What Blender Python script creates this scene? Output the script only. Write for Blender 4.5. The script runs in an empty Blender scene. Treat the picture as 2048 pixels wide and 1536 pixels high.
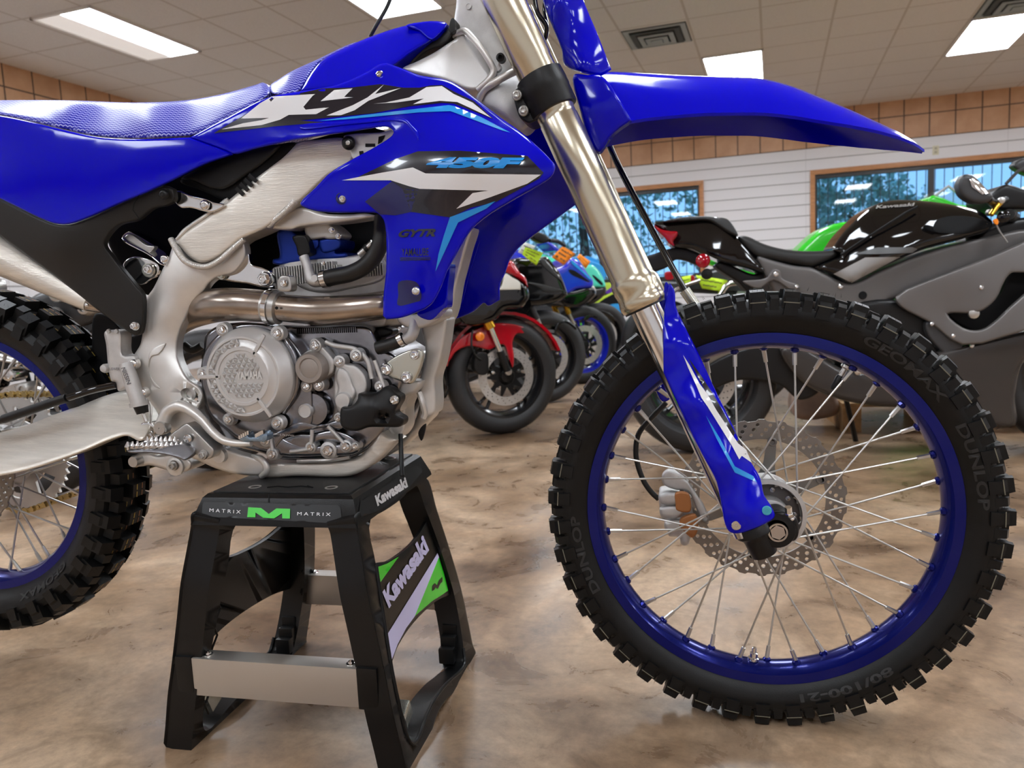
import bpy, bmesh, math, random
import numpy as np
from mathutils import Vector, Matrix
from mathutils.geometry import delaunay_2d_cdt
random.seed(7)
PI = math.pi
SC = bpy.context.scene

# ------------------------------------------------------------------ camera
F_PX, YAW, PITCH, ROLL = 1540.0, -0.2171, 0.1146, -0.0479
CAM = np.array([-.1277, -1.2521, .7034])
def _rot(yaw, p, r):
    M = np.array([[1, 0, 0], [0, 0, -1], [0, 1, 0]], float)
    cy, sy = math.cos(yaw), math.sin(yaw); Rz = np.array([[cy, -sy, 0], [sy, cy, 0], [0, 0, 1]])
    cp, sp = math.cos(p), math.sin(p); Rx = np.array([[1, 0, 0], [0, cp, -sp], [0, sp, cp]])
    cr, sr = math.cos(r), math.sin(r); Rr = np.array([[cr, -sr, 0], [sr, cr, 0], [0, 0, 1]])
    return Rr @ Rx @ M @ Rz
RC = _rot(YAW, PITCH, ROLL)
cd = bpy.data.cameras.new('camera'); camo = bpy.data.objects.new('camera', cd); SC.collection.objects.link(camo)
cd.sensor_width = 36; cd.lens = 36 * F_PX / 2048; cd.clip_start = .02; cd.clip_end = 200
m = np.eye(4); m[:3, 0] = RC[0]; m[:3, 1] = -RC[1]; m[:3, 2] = -RC[2]; m[:3, 3] = CAM
camo.matrix_world = Matrix(m.tolist()); SC.camera = camo
cd.dof.use_dof = True; cd.dof.focus_distance = 1.2; cd.dof.aperture_fstop = 7.5

# ------------------------------------------------------------------ world, exposure
W = bpy.data.worlds.new('world'); SC.world = W; W.use_nodes = True
nt = W.node_tree; bg = nt.nodes['Background']
tc = nt.nodes.new('ShaderNodeTexCoord'); sp = nt.nodes.new('ShaderNodeSeparateXYZ'); rp = nt.nodes.new('ShaderNodeValToRGB')
nt.links.new(tc.outputs['Generated'], sp.inputs[0]); nt.links.new(sp.outputs['Z'], rp.inputs[0]); nt.links.new(rp.outputs[0], bg.inputs[0])
rp.color_ramp.elements[0].position = .0; rp.color_ramp.elements[0].color = (.22, .46, .78, 1)
rp.color_ramp.elements[1].position = .5; rp.color_ramp.elements[1].color = (.12, .32, .72, 1)
bg.inputs[1].default_value = 1.0
SC.view_settings.view_transform = 'Standard'; SC.view_settings.look = 'None'; SC.view_settings.gamma = 1
SC.view_settings.use_curve_mapping = False; SC.view_settings.exposure = 0.85
LAMP = 13.0          # brightness of the ceiling diffusers
try:
    SC.cycles.use_denoising = True; SC.cycles.max_bounces = 8; SC.cycles.caustics_reflective = False; SC.cycles.caustics_refractive = False
    SC.cycles.sample_clamp_indirect = 6
except Exception: pass

# ------------------------------------------------------------------ rays
def ray(x, y): return RC.T @ np.array([x - 1024, y - 768, F_PX])
class Fr:
    """upright working plane: o = point on it, h = heading of its forward axis; lateral axis points away from the viewer"""
    def __init__(s, o, h=0.):
        s.o = np.array(o, float); s.h = h
        s.F = np.array([math.cos(h), math.sin(h), 0]); s.L = np.array([-math.sin(h), math.cos(h), 0])
    def P(s, x, y, lat=0.):
        d = ray(x, y); t = (lat + (s.o - CAM) @ s.L) / (d @ s.L); return CAM + t * d
    def px_per_m(s, x, y, lat=0.):
        a = s.P(x, y, lat); b = s.P(x + 10, y, lat); return 10 / np.linalg.norm(a - b)
MB = Fr((0, 0, 0))
TH = -.1139          # heading of the room's walls
RX = np.array([math.cos(TH), math.sin(TH), 0]); RY = np.array([-math.sin(TH), math.cos(TH), 0])
def room(x, y, z): return CAM * [1, 1, 0] + RX * x + RY * y + np.array([0, 0, z])
def room_z(px, py, z):
    d = ray(px, py); p = CAM + d * (z - CAM[2]) / d[2]; q = p - CAM; return q @ RX, q @ RY
def room_wall(px, py, Y):
    d = ray(px, py); q = d * Y / (d @ RY); return q @ RX, q[2] + CAM[2]

# ------------------------------------------------------------------ materials
def mat(name, col, rough=.5, metal=0., coat=0., bump=0., bscale=200., var=0., vscale=8., aniso=0., ior=None, stretch=None, spec=None):
    m = bpy.data.materials.new(name); m.use_nodes = True; t = m.node_tree; b = t.nodes['Principled BSDF']
    b.inputs['Base Color'].default_value = (*col, 1); b.inputs['Roughness'].default_value = rough; b.inputs['Metallic'].default_value = metal
    b.inputs['Coat Weight'].default_value = coat; b.inputs['Coat Roughness'].default_value = .04
    if spec is not None: b.inputs['Specular IOR Level'].default_value = spec
    if ior: b.inputs['IOR'].default_value = ior
    if aniso: b.inputs['Anisotropic'].default_value = aniso
    co = t.nodes.new('ShaderNodeTexCoord'); src = co.outputs['Object']
    if stretch:
        mp = t.nodes.new('ShaderNodeMapping'); mp.inputs['Scale'].default_value = stretch; t.links.new(src, mp.inputs[0]); src = mp.outputs[0]
    if bump:
        n = t.nodes.new('ShaderNodeTexNoise'); n.inputs['Scale'].default_value = bscale; n.inputs['Detail'].default_value = 4
        t.links.new(src, n.inputs['Vector'])
        bm = t.nodes.new('ShaderNodeBump'); bm.inputs['Strength'].default_value = bump; bm.inputs['Distance'].default_value = .002
        t.links.new(n.outputs['Fac'], bm.inputs['Height']); t.links.new(bm.outputs[0], b.inputs['Normal'])
    if var:
        n = t.nodes.new('ShaderNodeTexNoise'); n.inputs['Scale'].default_value = vscale; n.inputs['Detail'].default_value = 5
        t.links.new(src, n.inputs['Vector'])
        r = t.nodes.new('ShaderNodeValToRGB'); r.color_ramp.elements[0].position = .3; r.color_ramp.elements[1].position = .7
        r.color_ramp.elements[0].color = (*[c * (1 - var) for c in col], 1); r.color_ramp.elements[1].color = (*[min(1, c * (1 + var)) for c in col], 1)
        t.links.new(n.outputs['Fac'], r.inputs[0]); t.links.new(r.outputs[0], b.inputs['Base Color'])
    return m
def emis(name, col, s):
    m = bpy.data.materials.new(name); m.use_nodes = True; b = m.node_tree.nodes['Principled BSDF']
    b.inputs['Base Color'].default_value = (.8, .8, .8, 1); b.inputs['Emission Color'].default_value = (*col, 1); b.inputs['Emission Strength'].default_value = s
    return m
BLUE = mat('blue_plastic', (.0003, .0005, .56), .12, 0, .14, bump=.02, bscale=30, spec=.24)
BLUE_M = mat('blue_anodised', (.001, .006, .17), .22, .6, .2)
BLUE_C = mat('blue_cam_cover', (.01, .04, .35), .35, .6)
BLACK = mat('black_plastic', (.005, .005, .0055), .38, bump=.1, bscale=900, spec=.35)
BLACK_G = mat('black_gloss', (.002, .002, .0025), .06, 0, .5, spec=.4)
BLACK_M = mat('black_coated_metal', (.006, .006, .0065), .33, spec=.35)
CHAR = mat('charcoal_plastic', (.012, .0115, .011), .48, bump=.1, bscale=700, spec=.4)
RUB = mat('tyre_rubber', (.0045, .0045, .0045), .42, bump=.1, bscale=500, var=.3, vscale=30, spec=.3)
RUBS = mat('road_tyre_rubber', (.028, .028, .029), .5, spec=.4)
HOSE = mat('hose_rubber', (.007, .007, .007), .42, bump=.2, bscale=900)
ALU = mat('frame_aluminium', (.72, .70, .67), .36, .6, var=.12, vscale=14, bump=.12, bscale=1400)
ALU_B = mat('brushed_aluminium', (.8, .76, .69), .34, .5, var=.1, vscale=10, bump=.25, bscale=60, stretch=(1, 1, 14))
CAST = mat('cast_aluminium', (.6, .59, .58), .38, .7, var=.1, vscale=40, bump=.35, bscale=1600)
CAST_D = mat('polished_case_aluminium', (.27, .27, .29), .2, 1., var=.3, vscale=18, bump=.1, bscale=60)
COVER = mat('painted_silver_cover', (.66, .65, .64), .32, .5, bump=.12, bscale=1500)
CAPM = mat('warm_grey_cast_cap', (.36, .32, .29), .42, .6, bump=.3, bscale=1500)
CHROME = mat('bright_steel', (.8, .8, .8), .12, 1)
STEEL = mat('steel', (.55, .54, .52), .3, .9)
TI = mat('titanium_pipe', (.4, .34, .29), .24, .95, var=.25, vscale=9, stretch=(2, 1, 6))
GOLDF = mat('champagne_fork_tube', (.68, .62, .48), .23, .95, aniso=.3)
GOLD = mat('gold_anodised', (.75, .42, .04), .2, .9)
CHAINM = mat('gold_chain', (.5, .38, .17), .3, .9)
DISC = mat('disc_steel', (.26, .235, .215), .33, .7, var=.1, vscale=30)
ORANGE_P = mat('brown_caliper_pad_clip', (.42, .16, .05), .45, .1)
WHITE = mat('white_graphic', (.82, .82, .84), .25, 0, .5)
CYAN = mat('cyan_graphic', (.01, .3, .82), .25, 0, .5)
NAVY = mat('black_graphic', (.006, .006, .015), .2, 0, .6)
DNAVY = mat('dark_blue_graphic', (.003, .004, .09), .25, 0, .6)
GREEN = mat('green_paint', (.03, .62, .02), .25, 0, .5)
LILAC = mat('pale_lilac_graphic', (.6, .58, .85), .4)
RED = mat('red_paint', (.42, .002, .01), .2, 0, .5)
REDL = mat('red_lens', (.3, .0, .008), .1, 0, .6)
AMBER = mat('amber_lens', (.85, .22, .01), .15, 0, 1)
ZINC = mat('zinc_plate', (.62, .62, .55), .25, .85)
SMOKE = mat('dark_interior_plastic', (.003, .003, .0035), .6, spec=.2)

# ------------------------------------------------------------------ objects
def link(o, parent=None):
    SC.collection.objects.link(o)
    if parent is not None:
        o.parent = parent
        if parent.type == 'EMPTY' and parent.get('_loc') is not None:
            o.matrix_parent_inverse = Matrix.Translation(-Vector(parent['_loc']))
    return o
def tag(o, label=None, cat=None, group=None, kind=None):
    if label: o['label'] = label
    if cat: o['category'] = cat
    if group: o['group'] = group
    if kind: o['kind'] = kind
    return o
def empty(name, loc, parent=None):
    o = bpy.data.objects.new(name, None); o.empty_display_size = .1; o.location = Vector([float(v) for v in loc])
    o['_loc'] = [float(v) for v in loc]
    SC.collection.objects.link(o); return o
def mesh(name, V, Fc, material, parent=None, smooth=True, ang=38):
    me = bpy.data.meshes.new(name); me.from_pydata([tuple(map(float, v)) for v in V], [], [tuple(map(int, f)) for f in Fc]); me.update()
    bm = bmesh.new(); bm.from_mesh(me); bmesh.ops.remove_doubles(bm, verts=bm.verts, dist=1e-6); bmesh.ops.recalc_face_normals(bm, faces=bm.faces); bm.to_mesh(me); bm.free()
    if smooth:
        me.shade_smooth(); me.set_sharp_from_angle(angle=math.radians(ang))
    me.materials.append(material)
    return link(bpy.data.objects.new(name, me), parent)
class G:
    """collects geometry for one mesh"""
    def __init__(s): s.V = []; s.F = []
    def add(s, V, Fc):
        n = len(s.V); s.V.extend([tuple(v) for v in V]); s.F.extend([tuple(i + n for i in f) for f in Fc]); return s
    def build(s, name, m, parent=None, **k): return mesh(name, s.V, s.F, m, parent, **k)
def norm(v): v = np.array(v, float); return v / (np.linalg.norm(v) + 1e-12)
def spline(pts, n=6, closed=True):
    """Catmull-Rom; a point given as (x, y, 1) stays a corner"""
    P = [np.array(p[:2] if len(p) == 3 else p, float) for p in pts]; C = [len(p) == 3 for p in pts]; N = len(P); out = []
    for i in range(N if closed else N - 1):
        j = (i + 1) % N
        p1, p2 = P[i], P[j]
        p0 = P[i - 1] if (not C[i]) and (closed or i > 0) else 2 * p1 - p2
        p3 = P[(j + 1) % N] if (not C[j]) and (closed or j < N - 1) else 2 * p2 - p1
        d = [max(np.linalg.norm(a - b), 1e-6) ** .5 for a, b in ((p0, p1), (p1, p2), (p2, p3))]
        t0, t1 = 0, d[0]; t2 = t1 + d[1]; t3 = t2 + d[2]
        for k in range(n):
            t = t1 + (t2 - t1) * k / n
            A1 = (t1 - t) / (t1 - t0) * p0 + (t - t0) / (t1 - t0) * p1; A2 = (t2 - t) / (t2 - t1) * p1 + (t - t1) / (t2 - t1) * p2
            A3 = (t3 - t) / (t3 - t2) * p2 + (t - t2) / (t3 - t2) * p3
            B1 = (t2 - t) / (t2 - t0) * A1 + (t - t0) / (t2 - t0) * A2; B2 = (t3 - t) / (t3 - t1) * A2 + (t - t1) / (t3 - t1) * A3
            out.append((t2 - t) / (t2 - t1) * B1 + (t - t1) / (t2 - t1) * B2)
    if not closed: out.append(P[-1])
    return np.array(out)
def spline3(pts, n=6):
    P = [np.array(p, float) for p in pts]; out = []
    for i in range(len(P) - 1):
        p1, p2 = P[i], P[i + 1]; p0 = P[i - 1] if i else 2 * p1 - p2; p3 = P[i + 2] if i + 2 < len(P) else 2 * p2 - p1
        for k in range(n):
            t = k / n
            out.append(.5 * (2 * p1 + (p2 - p0) * t + (2 * p0 - 5 * p1 + 4 * p2 - p3) * t * t + (3 * p1 - p0 - 3 * p2 + p3) * t ** 3))
    out.append(P[-1]); return np.array(out)
def inside(X, poly):
    x, y = X[:, 0], X[:, 1]; r = np.zeros(len(X), bool); j = len(poly) - 1
    for i in range(len(poly)):
        xi, yi = poly[i]; xj, yj = poly[j]
        c = (yi > y) != (yj > y)
        if c.any():
            with np.errstate(divide='ignore', invalid='ignore'): r ^= c & (x < (xj - xi) * (y - yi) / (yj - yi) + xi)
        j = i
    return r
def dist(X, poly):
    A = np.array(poly); B = np.roll(A, -1, 0); D = B - A; L2 = (D ** 2).sum(1) + 1e-12; best = np.full(len(X), 1e9)
    for a, d, l in zip(A, D, L2):
        q = X - a; t = np.clip((q @ d) / l, 0, 1); best = np.minimum(best, np.hypot(*(q - t[:, None] * d).T))
    return best
def latfun(c):
    if callable(c): return c
    if isinstance(c, (int, float)): return lambda X: np.full(len(X), float(c))
    c = np.array(c, float); S = 1 / 300.; K = c[:, :2] * S; n = len(c)
    def phi(r): return np.where(r > 1e-9, r * r * np.log(r + 1e-12), 0)
    A = np.zeros((n + 3, n + 3)); A[:n, :n] = phi(np.linalg.norm(K[:, None] - K[None], axis=2)) + np.eye(n) * 1e-4
    A[:n, n] = 1; A[:n, n + 1:] = K; A[n, :n] = 1; A[n + 1:, :n] = K.T
    w = np.linalg.lstsq(A, np.r_[c[:, 2], 0, 0, 0], rcond=None)[0]
    def f(X):
        Q = np.asarray(X, float) * S
        return phi(np.linalg.norm(Q[:, None] - K[None], axis=2)) @ w[:n] + w[n] + Q @ w[n + 1:]
    return f
def resamp(P, st):
    out = []
    for i in range(len(P)):
        a, b = P[i], P[(i + 1) % len(P)]; L = np.hypot(*(b - a)); k = max(1, int(math.ceil(L / st)))
        for j in range(k): out.append(a + (b - a) * j / k)
    return np.array(out)
def cdt(P, holes, extra):
    pts = [Vector(p) for p in P]; E = [(i, (i + 1) % len(P)) for i in range(len(P))]
    for h in holes:
        n = len(pts); pts += [Vector(p) for p in h]; E += [(n + i, n + (i + 1) % len(h)) for i in range(len(h))]
    pts += [Vector(p) for p in extra]
    v, e, f, *_ = delaunay_2d_cdt(pts, E, [], 0, 1e-5)
    v = np.array([tuple(q) for q in v]); f = np.array([tuple(q) for q in f if len(q) == 3])
    c = v[f].mean(1); k = inside(c, P)
    for h in holes: k &= ~inside(c, h)
    return v, f[k]
def Zm(o, s): return lambda *p: [((q[0] / s + o[0]), (q[1] / s + o[1]), *q[2:]) for q in p]
Z1 = Zm((0, 0), 2.926); Z2 = Zm((600, 0), 2.926); Z3 = Zm((200, 420), 4.096); Z4 = Zm((500, 420), 4.096); Z5 = Zm((200, 640), 4.096); Z6 = Zm((500, 640), 4.096)
Z7 = Zm((1230, 780), 3.724); Z8 = Zm((950, 120), 2.844); Z9 = Zm((1060, 560), 2.844); ZL = Zm((0, 400), 1.786); ZB = Zm((850, 440), 3.49); ZK = Zm((1628, 320), 4.876); ZK2 = Zm((1628, 600), 4.876); ZT = Zm((1240, 380), 4.876); ZR = Zm((1000, 440), 5.908); ZE = Zm((500, 640), 7.68)
def plate(name, pts, lat, th, m, parent, fr=None, edge=.003, sm=5, gs=None, holes=(), ang=40, st=None, back=None):
    """solid panel: outline read off the photograph, front surface lat(x,y), thickness th, rounded front edge"""
    fr = fr or MB
    if sm: P = spline(pts, sm)
    else: P = np.array([p[:2] for p in pts], float)
    c = P.mean(0); lf = latfun(lat); ppm = fr.px_per_m(c[0], c[1], float(lf(c[None])[0]))
    ep = max(edge * ppm, .01); size = max(np.ptp(P[:, 0]), np.ptp(P[:, 1]))
    if gs is None: gs = max(6, size / 24)
    P = resamp(P, st or max(3, gs * .8))
    keep = np.ones(len(P), bool)
    for i in range(len(P)):
        if np.hypot(*(P[i] - P[i - 1])) < .25: keep[i] = False
    P = P[keep]
    H = [spline(h, 4) if sm else np.array([q[:2] for q in h], float) for h in holes]
    ar = .5 * np.sum(P[:, 0] * np.roll(P[:, 1], -1) - np.roll(P[:, 0], -1) * P[:, 1])
    ex = []
    T = np.roll(P, -1, 0) - np.roll(P, 1, 0); T /= np.hypot(*T.T)[:, None] + 1e-9; N = np.c_[-T[:, 1], T[:, 0]] * np.sign(ar)
    def dall(X):
        d = dist(X, P)
        for h in H: d = np.minimum(d, dist(X, h))
        return d
    def inn(X):
        k = inside(X, P)
        for h in H: k &= ~inside(X, h)
        return k
    if ep > .8:
        for u in (.12, .35, .65, 1.):
            X = P + N * ep * u; X = X[inn(X)]
            if len(X): X = X[dall(X) > ep * u * .9]
            ex.append(X)
    x0, y0 = P.min(0); x1, y1 = P.max(0)
    gx, gy = np.meshgrid(np.arange(x0, x1, gs), np.arange(y0, y1, gs * .87)); gx = gx + (np.arange(gx.shape[0]) % 2)[:, None] * gs / 2
    X = np.c_[gx.ravel(), gy.ravel()]
    if len(X):
        X = X[inn(X)]
        if len(X): X = X[dall(X) > ep * 1.05 + gs * .25]
        ex.append(X)
    ex = np.concatenate([e for e in ex if len(e)]) if any(len(e) for e in ex) else np.zeros((0, 2))
    def full(X):
        X = np.asarray(X, float); L = lf(X); d = np.clip(dall(X) / ep, 0, 1); return L + edge * (1 - np.sqrt(np.clip(1 - (1 - d) ** 2, 0, 1)))
    v, f = cdt(P, H, ex)
    g = G(); L = full(v)
    g.add([fr.P(a, b, l) for (a, b), l in zip(v, L)], f)
    vb, fb = cdt(P, H, np.zeros((0, 2)) if back is None else ex)
    lb = (lf(vb) + th) if back is None else (latfun(back)(vb))
    if back is None: lb = np.maximum(lb, lf(vb) + edge * 1.02)
    # the back is the front outline carried straight along the lateral axis
    def back3(X, Lx, lbx):
        return [fr.P(a, b, l) + fr.L * (q - l) for (a, b), l, q in zip(X, Lx, lbx)]
    Lf0 = full(vb); g.add(back3(vb, Lf0, lb), fb[:, ::-1])
    for loop in [P] + H:
        Lo = full(loop); A = [fr.P(a, b, l) for (a, b), l in zip(loop, Lo)]
        q = (lf(loop) + th) if back is None else latfun(back)(loop)
        if back is None: q = np.maximum(q, lf(loop) + edge * 1.02)
        B = [p + fr.L * (w - l) for p, w, l in zip(A, q, Lo)]; n = len(A)
        g.add(A + B, [(i, (i + 1) % n, n + (i + 1) % n, n + i) for i in range(n)])
    o = g.build(name, m, parent, ang=ang); LATS[o.name] = full; return o
LATS = {}
def decal(name, pts, base, m, parent, fr=None, off=.0009, sm=0, gs=9, holes=()):
    fr = fr or MB; P = spline(pts, sm) if sm else np.array([p[:2] for p in pts], float)
    P = resamp(P, gs); H = [np.array([q[:2] for q in h], float) for h in holes]
    x0, y0 = P.min(0); x1, y1 = P.max(0); gx, gy = np.meshgrid(np.arange(x0, x1, gs), np.arange(y0, y1, gs)); X = np.c_[gx.ravel(), gy.ravel()]
    if len(X):
        X = X[inside(X, P)]
        for h in H: X = X[~inside(X, h)]
        if len(X): X = X[dist(X, P) > gs * .3]
    v, f = cdt(P, H, X); lf = LATS[base.name] if hasattr(base, 'name') else latfun(base); L = lf(v) - off
    return mesh(name, [fr.P(a, b, l) for (a, b), l in zip(v, L)], f, m, parent, ang=60)
def text_mesh(s, bold=.0):
    cu = bpy.data.curves.new('t', 'FONT'); cu.body = s; cu.offset = bold; cu.resolution_u = 3
    ob = bpy.data.objects.new('t', cu); SC.collection.objects.link(ob); bpy.context.view_layer.update()
    dg = bpy.context.evaluated_depsgraph_get(); me = bpy.data.meshes.new_from_object(ob.evaluated_get(dg))
    bm = bmesh.new(); bm.from_mesh(me); bmesh.ops.triangulate(bm, faces=bm.faces); 
    V = np.array([tuple(v.co)[:2] for v in bm.verts]); Fc = [tuple(v.index for v in f.verts) for f in bm.faces]; bm.free()
    bpy.data.objects.remove(ob); bpy.data.curves.remove(cu); bpy.data.meshes.remove(me)
    V[:, 0] = (V[:, 0] - V[:, 0].min()) / np.ptp(V[:, 0]); V[:, 1] = (V[:, 1] - V[:, 1].min()) / np.ptp(V[:, 1]); return V, Fc
def text_px(name, s, o, xe, ye, base, m, parent, fr=None, bold=.02, off=.0014):
    """o, xe, ye: picture points of the lower-left corner, lower-right corner and upper-left corner"""
    fr = fr or MB; V, Fc = text_mesh(s, bold); o, xe, ye = (np.array(q, float) for q in (o, xe, ye))
    X = o + V[:, :1] * (xe - o) + V[:, 1:] * (ye - o); lf = LATS[base.name] if hasattr(base, 'name') else latfun(base); L = lf(X) - off
    return mesh(name, [fr.P(a, b, l) for (a, b), l in zip(X, L)], Fc, m, parent, smooth=False)
def text3(name, s, o, ux, uy, m, parent, bold=.02, th=0):
    V, Fc = text_mesh(s, bold); o = np.array(o); ux = np.array(ux); uy = np.array(uy)
    g = G(); g.add([o + a * ux + b * uy for a, b in V], Fc); return g.build(name, m, parent, smooth=False)
def _perp(t):
    a = np.array([0, 1., 0]) if abs(t[1]) < .9 else np.array([1., 0, 0]); u = norm(np.cross(t, a)); return u, np.cross(t, u)
def g_tube(g, pts, r, n=14, cap=True, sm=0, sq=None):
    P = spline3(pts, sm) if sm else np.array(pts, float)
    if sm and hasattr(r, '__len__'): r = np.interp(np.linspace(0, len(r) - 1, len(P)), range(len(r)), r)
    R = np.full(len(P), r, float) if not hasattr(r, '__len__') else np.array(r, float)
    T = [norm(P[min(i + 1, len(P) - 1)] - P[max(i - 1, 0)]) for i in range(len(P))]; u, w = _perp(T[0]); V = []
    for i, (p, t) in enumerate(zip(P, T)):
        if i: u = norm(u - t * (u @ t)); w = np.cross(t, u)
        for k in range(n):
            a = 2 * PI * k / n; c, s = math.cos(a), math.sin(a)
            if sq: e = sq[2] if len(sq) > 2 else .4; c = math.copysign(abs(c) ** e, c) * sq[0]; s = math.copysign(abs(s) ** e, s) * sq[1]
            V.append(p + R[i] * (c * u + s * w))
    m = len(P); Fc = [(i * n + k, i * n + (k + 1) % n, (i + 1) * n + (k + 1) % n, (i + 1) * n + k) for i in range(m - 1) for k in range(n)]
    if cap: Fc += [tuple(range(n))[::-1], tuple(range((m - 1) * n, m * n))]
    return g.add(V, Fc)
def tube(name, pts, r, m, parent, **k): return g_tube(G(), pts, r, **k).build(name, m, parent)
def g_lathe(g, c, ax, prof, n=32, closed=False, ph=0.):
    """prof: (radius, height along ax)"""
    c = np.array(c, float); ax = norm(ax); u, w = _perp(ax); V = []; m = len(prof)
    for r, h in prof:
        for k in range(n): a = 2 * PI * k / n + ph; V.append(c + ax * h + r * (math.cos(a) * u + math.sin(a) * w))
    Fc = [(i * n + k, i * n + (k + 1) % n, (i + 1) % m * n + (k + 1) % n, (i + 1) % m * n + k) for i in range(m if closed else m - 1) for k in range(n)]
    if not closed: Fc += [tuple(range(n))[::-1], tuple(range((m - 1) * n, m * n))]
    return g.add(V, Fc)
def lathe(name, c, ax, prof, m, parent, n=32, closed=False, ang=38): return g_lathe(G(), c, ax, prof, n, closed).build(name, m, parent, ang=ang)
def g_box(g, c, sx, sy, sz, ax=None, bev=0.):
    """box with centre c, full sizes, axes ax (3 vectors)"""
    X, Y, Zv = ax if ax is not None else (np.array([1., 0, 0]), np.array([0, 1., 0]), np.array([0, 0, 1.])); c = np.array(c, float)
    if not bev:
        V = [c + X * sx / 2 * i + Y * sy / 2 * j + Zv * sz / 2 * k for i in (-1, 1) for j in (-1, 1) for k in (-1, 1)]
        return g.add(V, [(0, 1, 3, 2), (4, 6, 7, 5), (0, 4, 5, 1), (2, 3, 7, 6), (0, 2, 6, 4), (1, 5, 7, 3)])
    bm = bmesh.new(); bmesh.ops.create_cube(bm, size=1)
    for v in bm.verts: v.co.x *= sx; v.co.y *= sy; v.co.z *= sz
    bmesh.ops.bevel(bm, geom=bm.edges[:], offset=bev, segments=2, affect='EDGES', profile=.7); bm.verts.ensure_lookup_table()
    V = [c + X * v.co.x + Y * v.co.y + Zv * v.co.z for v in bm.verts]; Fc = [tuple(v.index for v in f.verts) for f in bm.faces]; bm.free(); return g.add(V, Fc)
def g_bolt(g, c, ax, r, kind='hex'):
    """flanged hexagon, button or countersunk head; ax points out of the surface"""
    if kind == 'hex':
        g_lathe(g, c, ax, [(r, -.001), (r * 1.0, r * .12), (r * .86, r * .3), (r * .2, r * .3)], 22)
        g_lathe(g, c, ax, [(r * .72, r * .2), (r * .72, r * .85), (r * .6, r * .95), (r * .42, r * .95), (r * .36, r * .6), (.0001, r * .55)], 6, ph=.3)
    elif kind == 'button':
        g_lathe(g, c, ax, [(r, -.001), (r, r * .15), (r * .85, r * .45), (r * .55, r * .62), (r * .38, r * .62), (r * .36, -.001)], 24, closed=True)
        g_lathe(g, c, ax, [(r * .38, r * .62), (r * .36, r * .2), (.0001, r * .2)], 6)
    else:
        g_lathe(g, c, ax, [(r, -.001), (r, r * .1), (r * .9, r * .2), (r * .3, r * .2), (r * .28, -.001)], 26, closed=True)
        g_lathe(g, c, ax, [(r * .3, r * .2), (r * .28, 0), (.0001, 0)], 6)
    return g
OUT = np.array([0, -1., 0])
def bolt(p, lat, rpx, parent, kind='hex', m=None, fr=None, name='bolt'):
    fr = fr or MB; c = fr.P(p[0], p[1], lat); r = rpx / fr.px_per_m(p[0], p[1], lat)
    return g_bolt(G(), c, -fr.L, r, kind).build(name, m or CHROME, parent)
def path(fr, pts): return [fr.P(x, y, l) for x, y, l in pts]
def boxx(name, c, s, m, parent=None, ax=None, bev=0.): return g_box(G(), c, *s, ax=ax, bev=bev).build(name, m, parent)
# ================================================================== the room
AXR = (RX, RY, np.array([0, 0, 1.]))
HC, YB_, XL, XR_, YF = 3.04, 11.77, -6.69, 8.5, -4.6
def nodes(m): return m.node_tree.nodes, m.node_tree.links
def math_n(t, op, a, b=None):
    n = t.nodes.new('ShaderNodeMath'); n.operation = op
    for i, v in enumerate((a, b)):
        if v is None: continue
        if isinstance(v, (int, float)): n.inputs[i].default_value = v
        else: t.links.new(v, n.inputs[i])
    return n.outputs[0]
def room_coord(t):
    tc = t.nodes.new('ShaderNodeTexCoord'); mp = t.nodes.new('ShaderNodeMapping'); mp.vector_type = 'POINT'
    mp.inputs['Rotation'].default_value = (0, 0, -TH); a = -TH
    mp.inputs['Location'].default_value = (-(CAM[0] * math.cos(a) - CAM[1] * math.sin(a)), -(CAM[0] * math.sin(a) + CAM[1] * math.cos(a)), 0)
    t.links.new(tc.outputs['Object'], mp.inputs[0]); s = t.nodes.new('ShaderNodeSeparateXYZ'); t.links.new(mp.outputs[0], s.inputs[0]); return mp.outputs[0], s.outputs
def gridline(t, v, off, step, w):
    """1 within w of the lines off + k*step"""
    a = math_n(t, 'SUBTRACT', v, off - step * 100); a = math_n(t, 'MODULO', a, step); b = math_n(t, 'SUBTRACT', step, a); a = math_n(t, 'MINIMUM', a, b); return math_n(t, 'LESS_THAN', a, w)
def mixc(t, f, a, b):
    n = t.nodes.new('ShaderNodeMix'); n.data_type = 'RGBA'; t.links.new(f, n.inputs[0])
    for i, v in ((6, a), (7, b)):
        if isinstance(v, tuple): n.inputs[i].default_value = (*v, 1)
        else: t.links.new(v, n.inputs[i])
    return n.outputs[2]
def noise(t, vec, scale, detail=4, rough=.5, dist=0):
    n = t.nodes.new('ShaderNodeTexNoise'); n.inputs['Scale'].default_value = scale; n.inputs['Detail'].default_value = detail; n.inputs['Roughness'].default_value = rough; n.inputs['Distortion'].default_value = dist
    t.links.new(vec, n.inputs['Vector']); return n.outputs['Fac']
def ramp(t, f, *st):
    r = t.nodes.new('ShaderNodeValToRGB'); e = r.color_ramp.elements
    while len(e) < len(st): e.new(.5)
    for q, (p, c) in zip(e, st): q.position = p; q.color = (*c, 1)
    t.links.new(f, r.inputs[0]); return r.outputs[0]
def bump_to(t, h, strength, dist_=.002):
    b = t.nodes.new('ShaderNodeBump'); b.inputs['Strength'].default_value = strength; b.inputs['Distance'].default_value = dist_; t.links.new(h, b.inputs['Height'])
    t.links.new(b.outputs[0], t.nodes['Principled BSDF'].inputs['Normal'])
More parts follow.
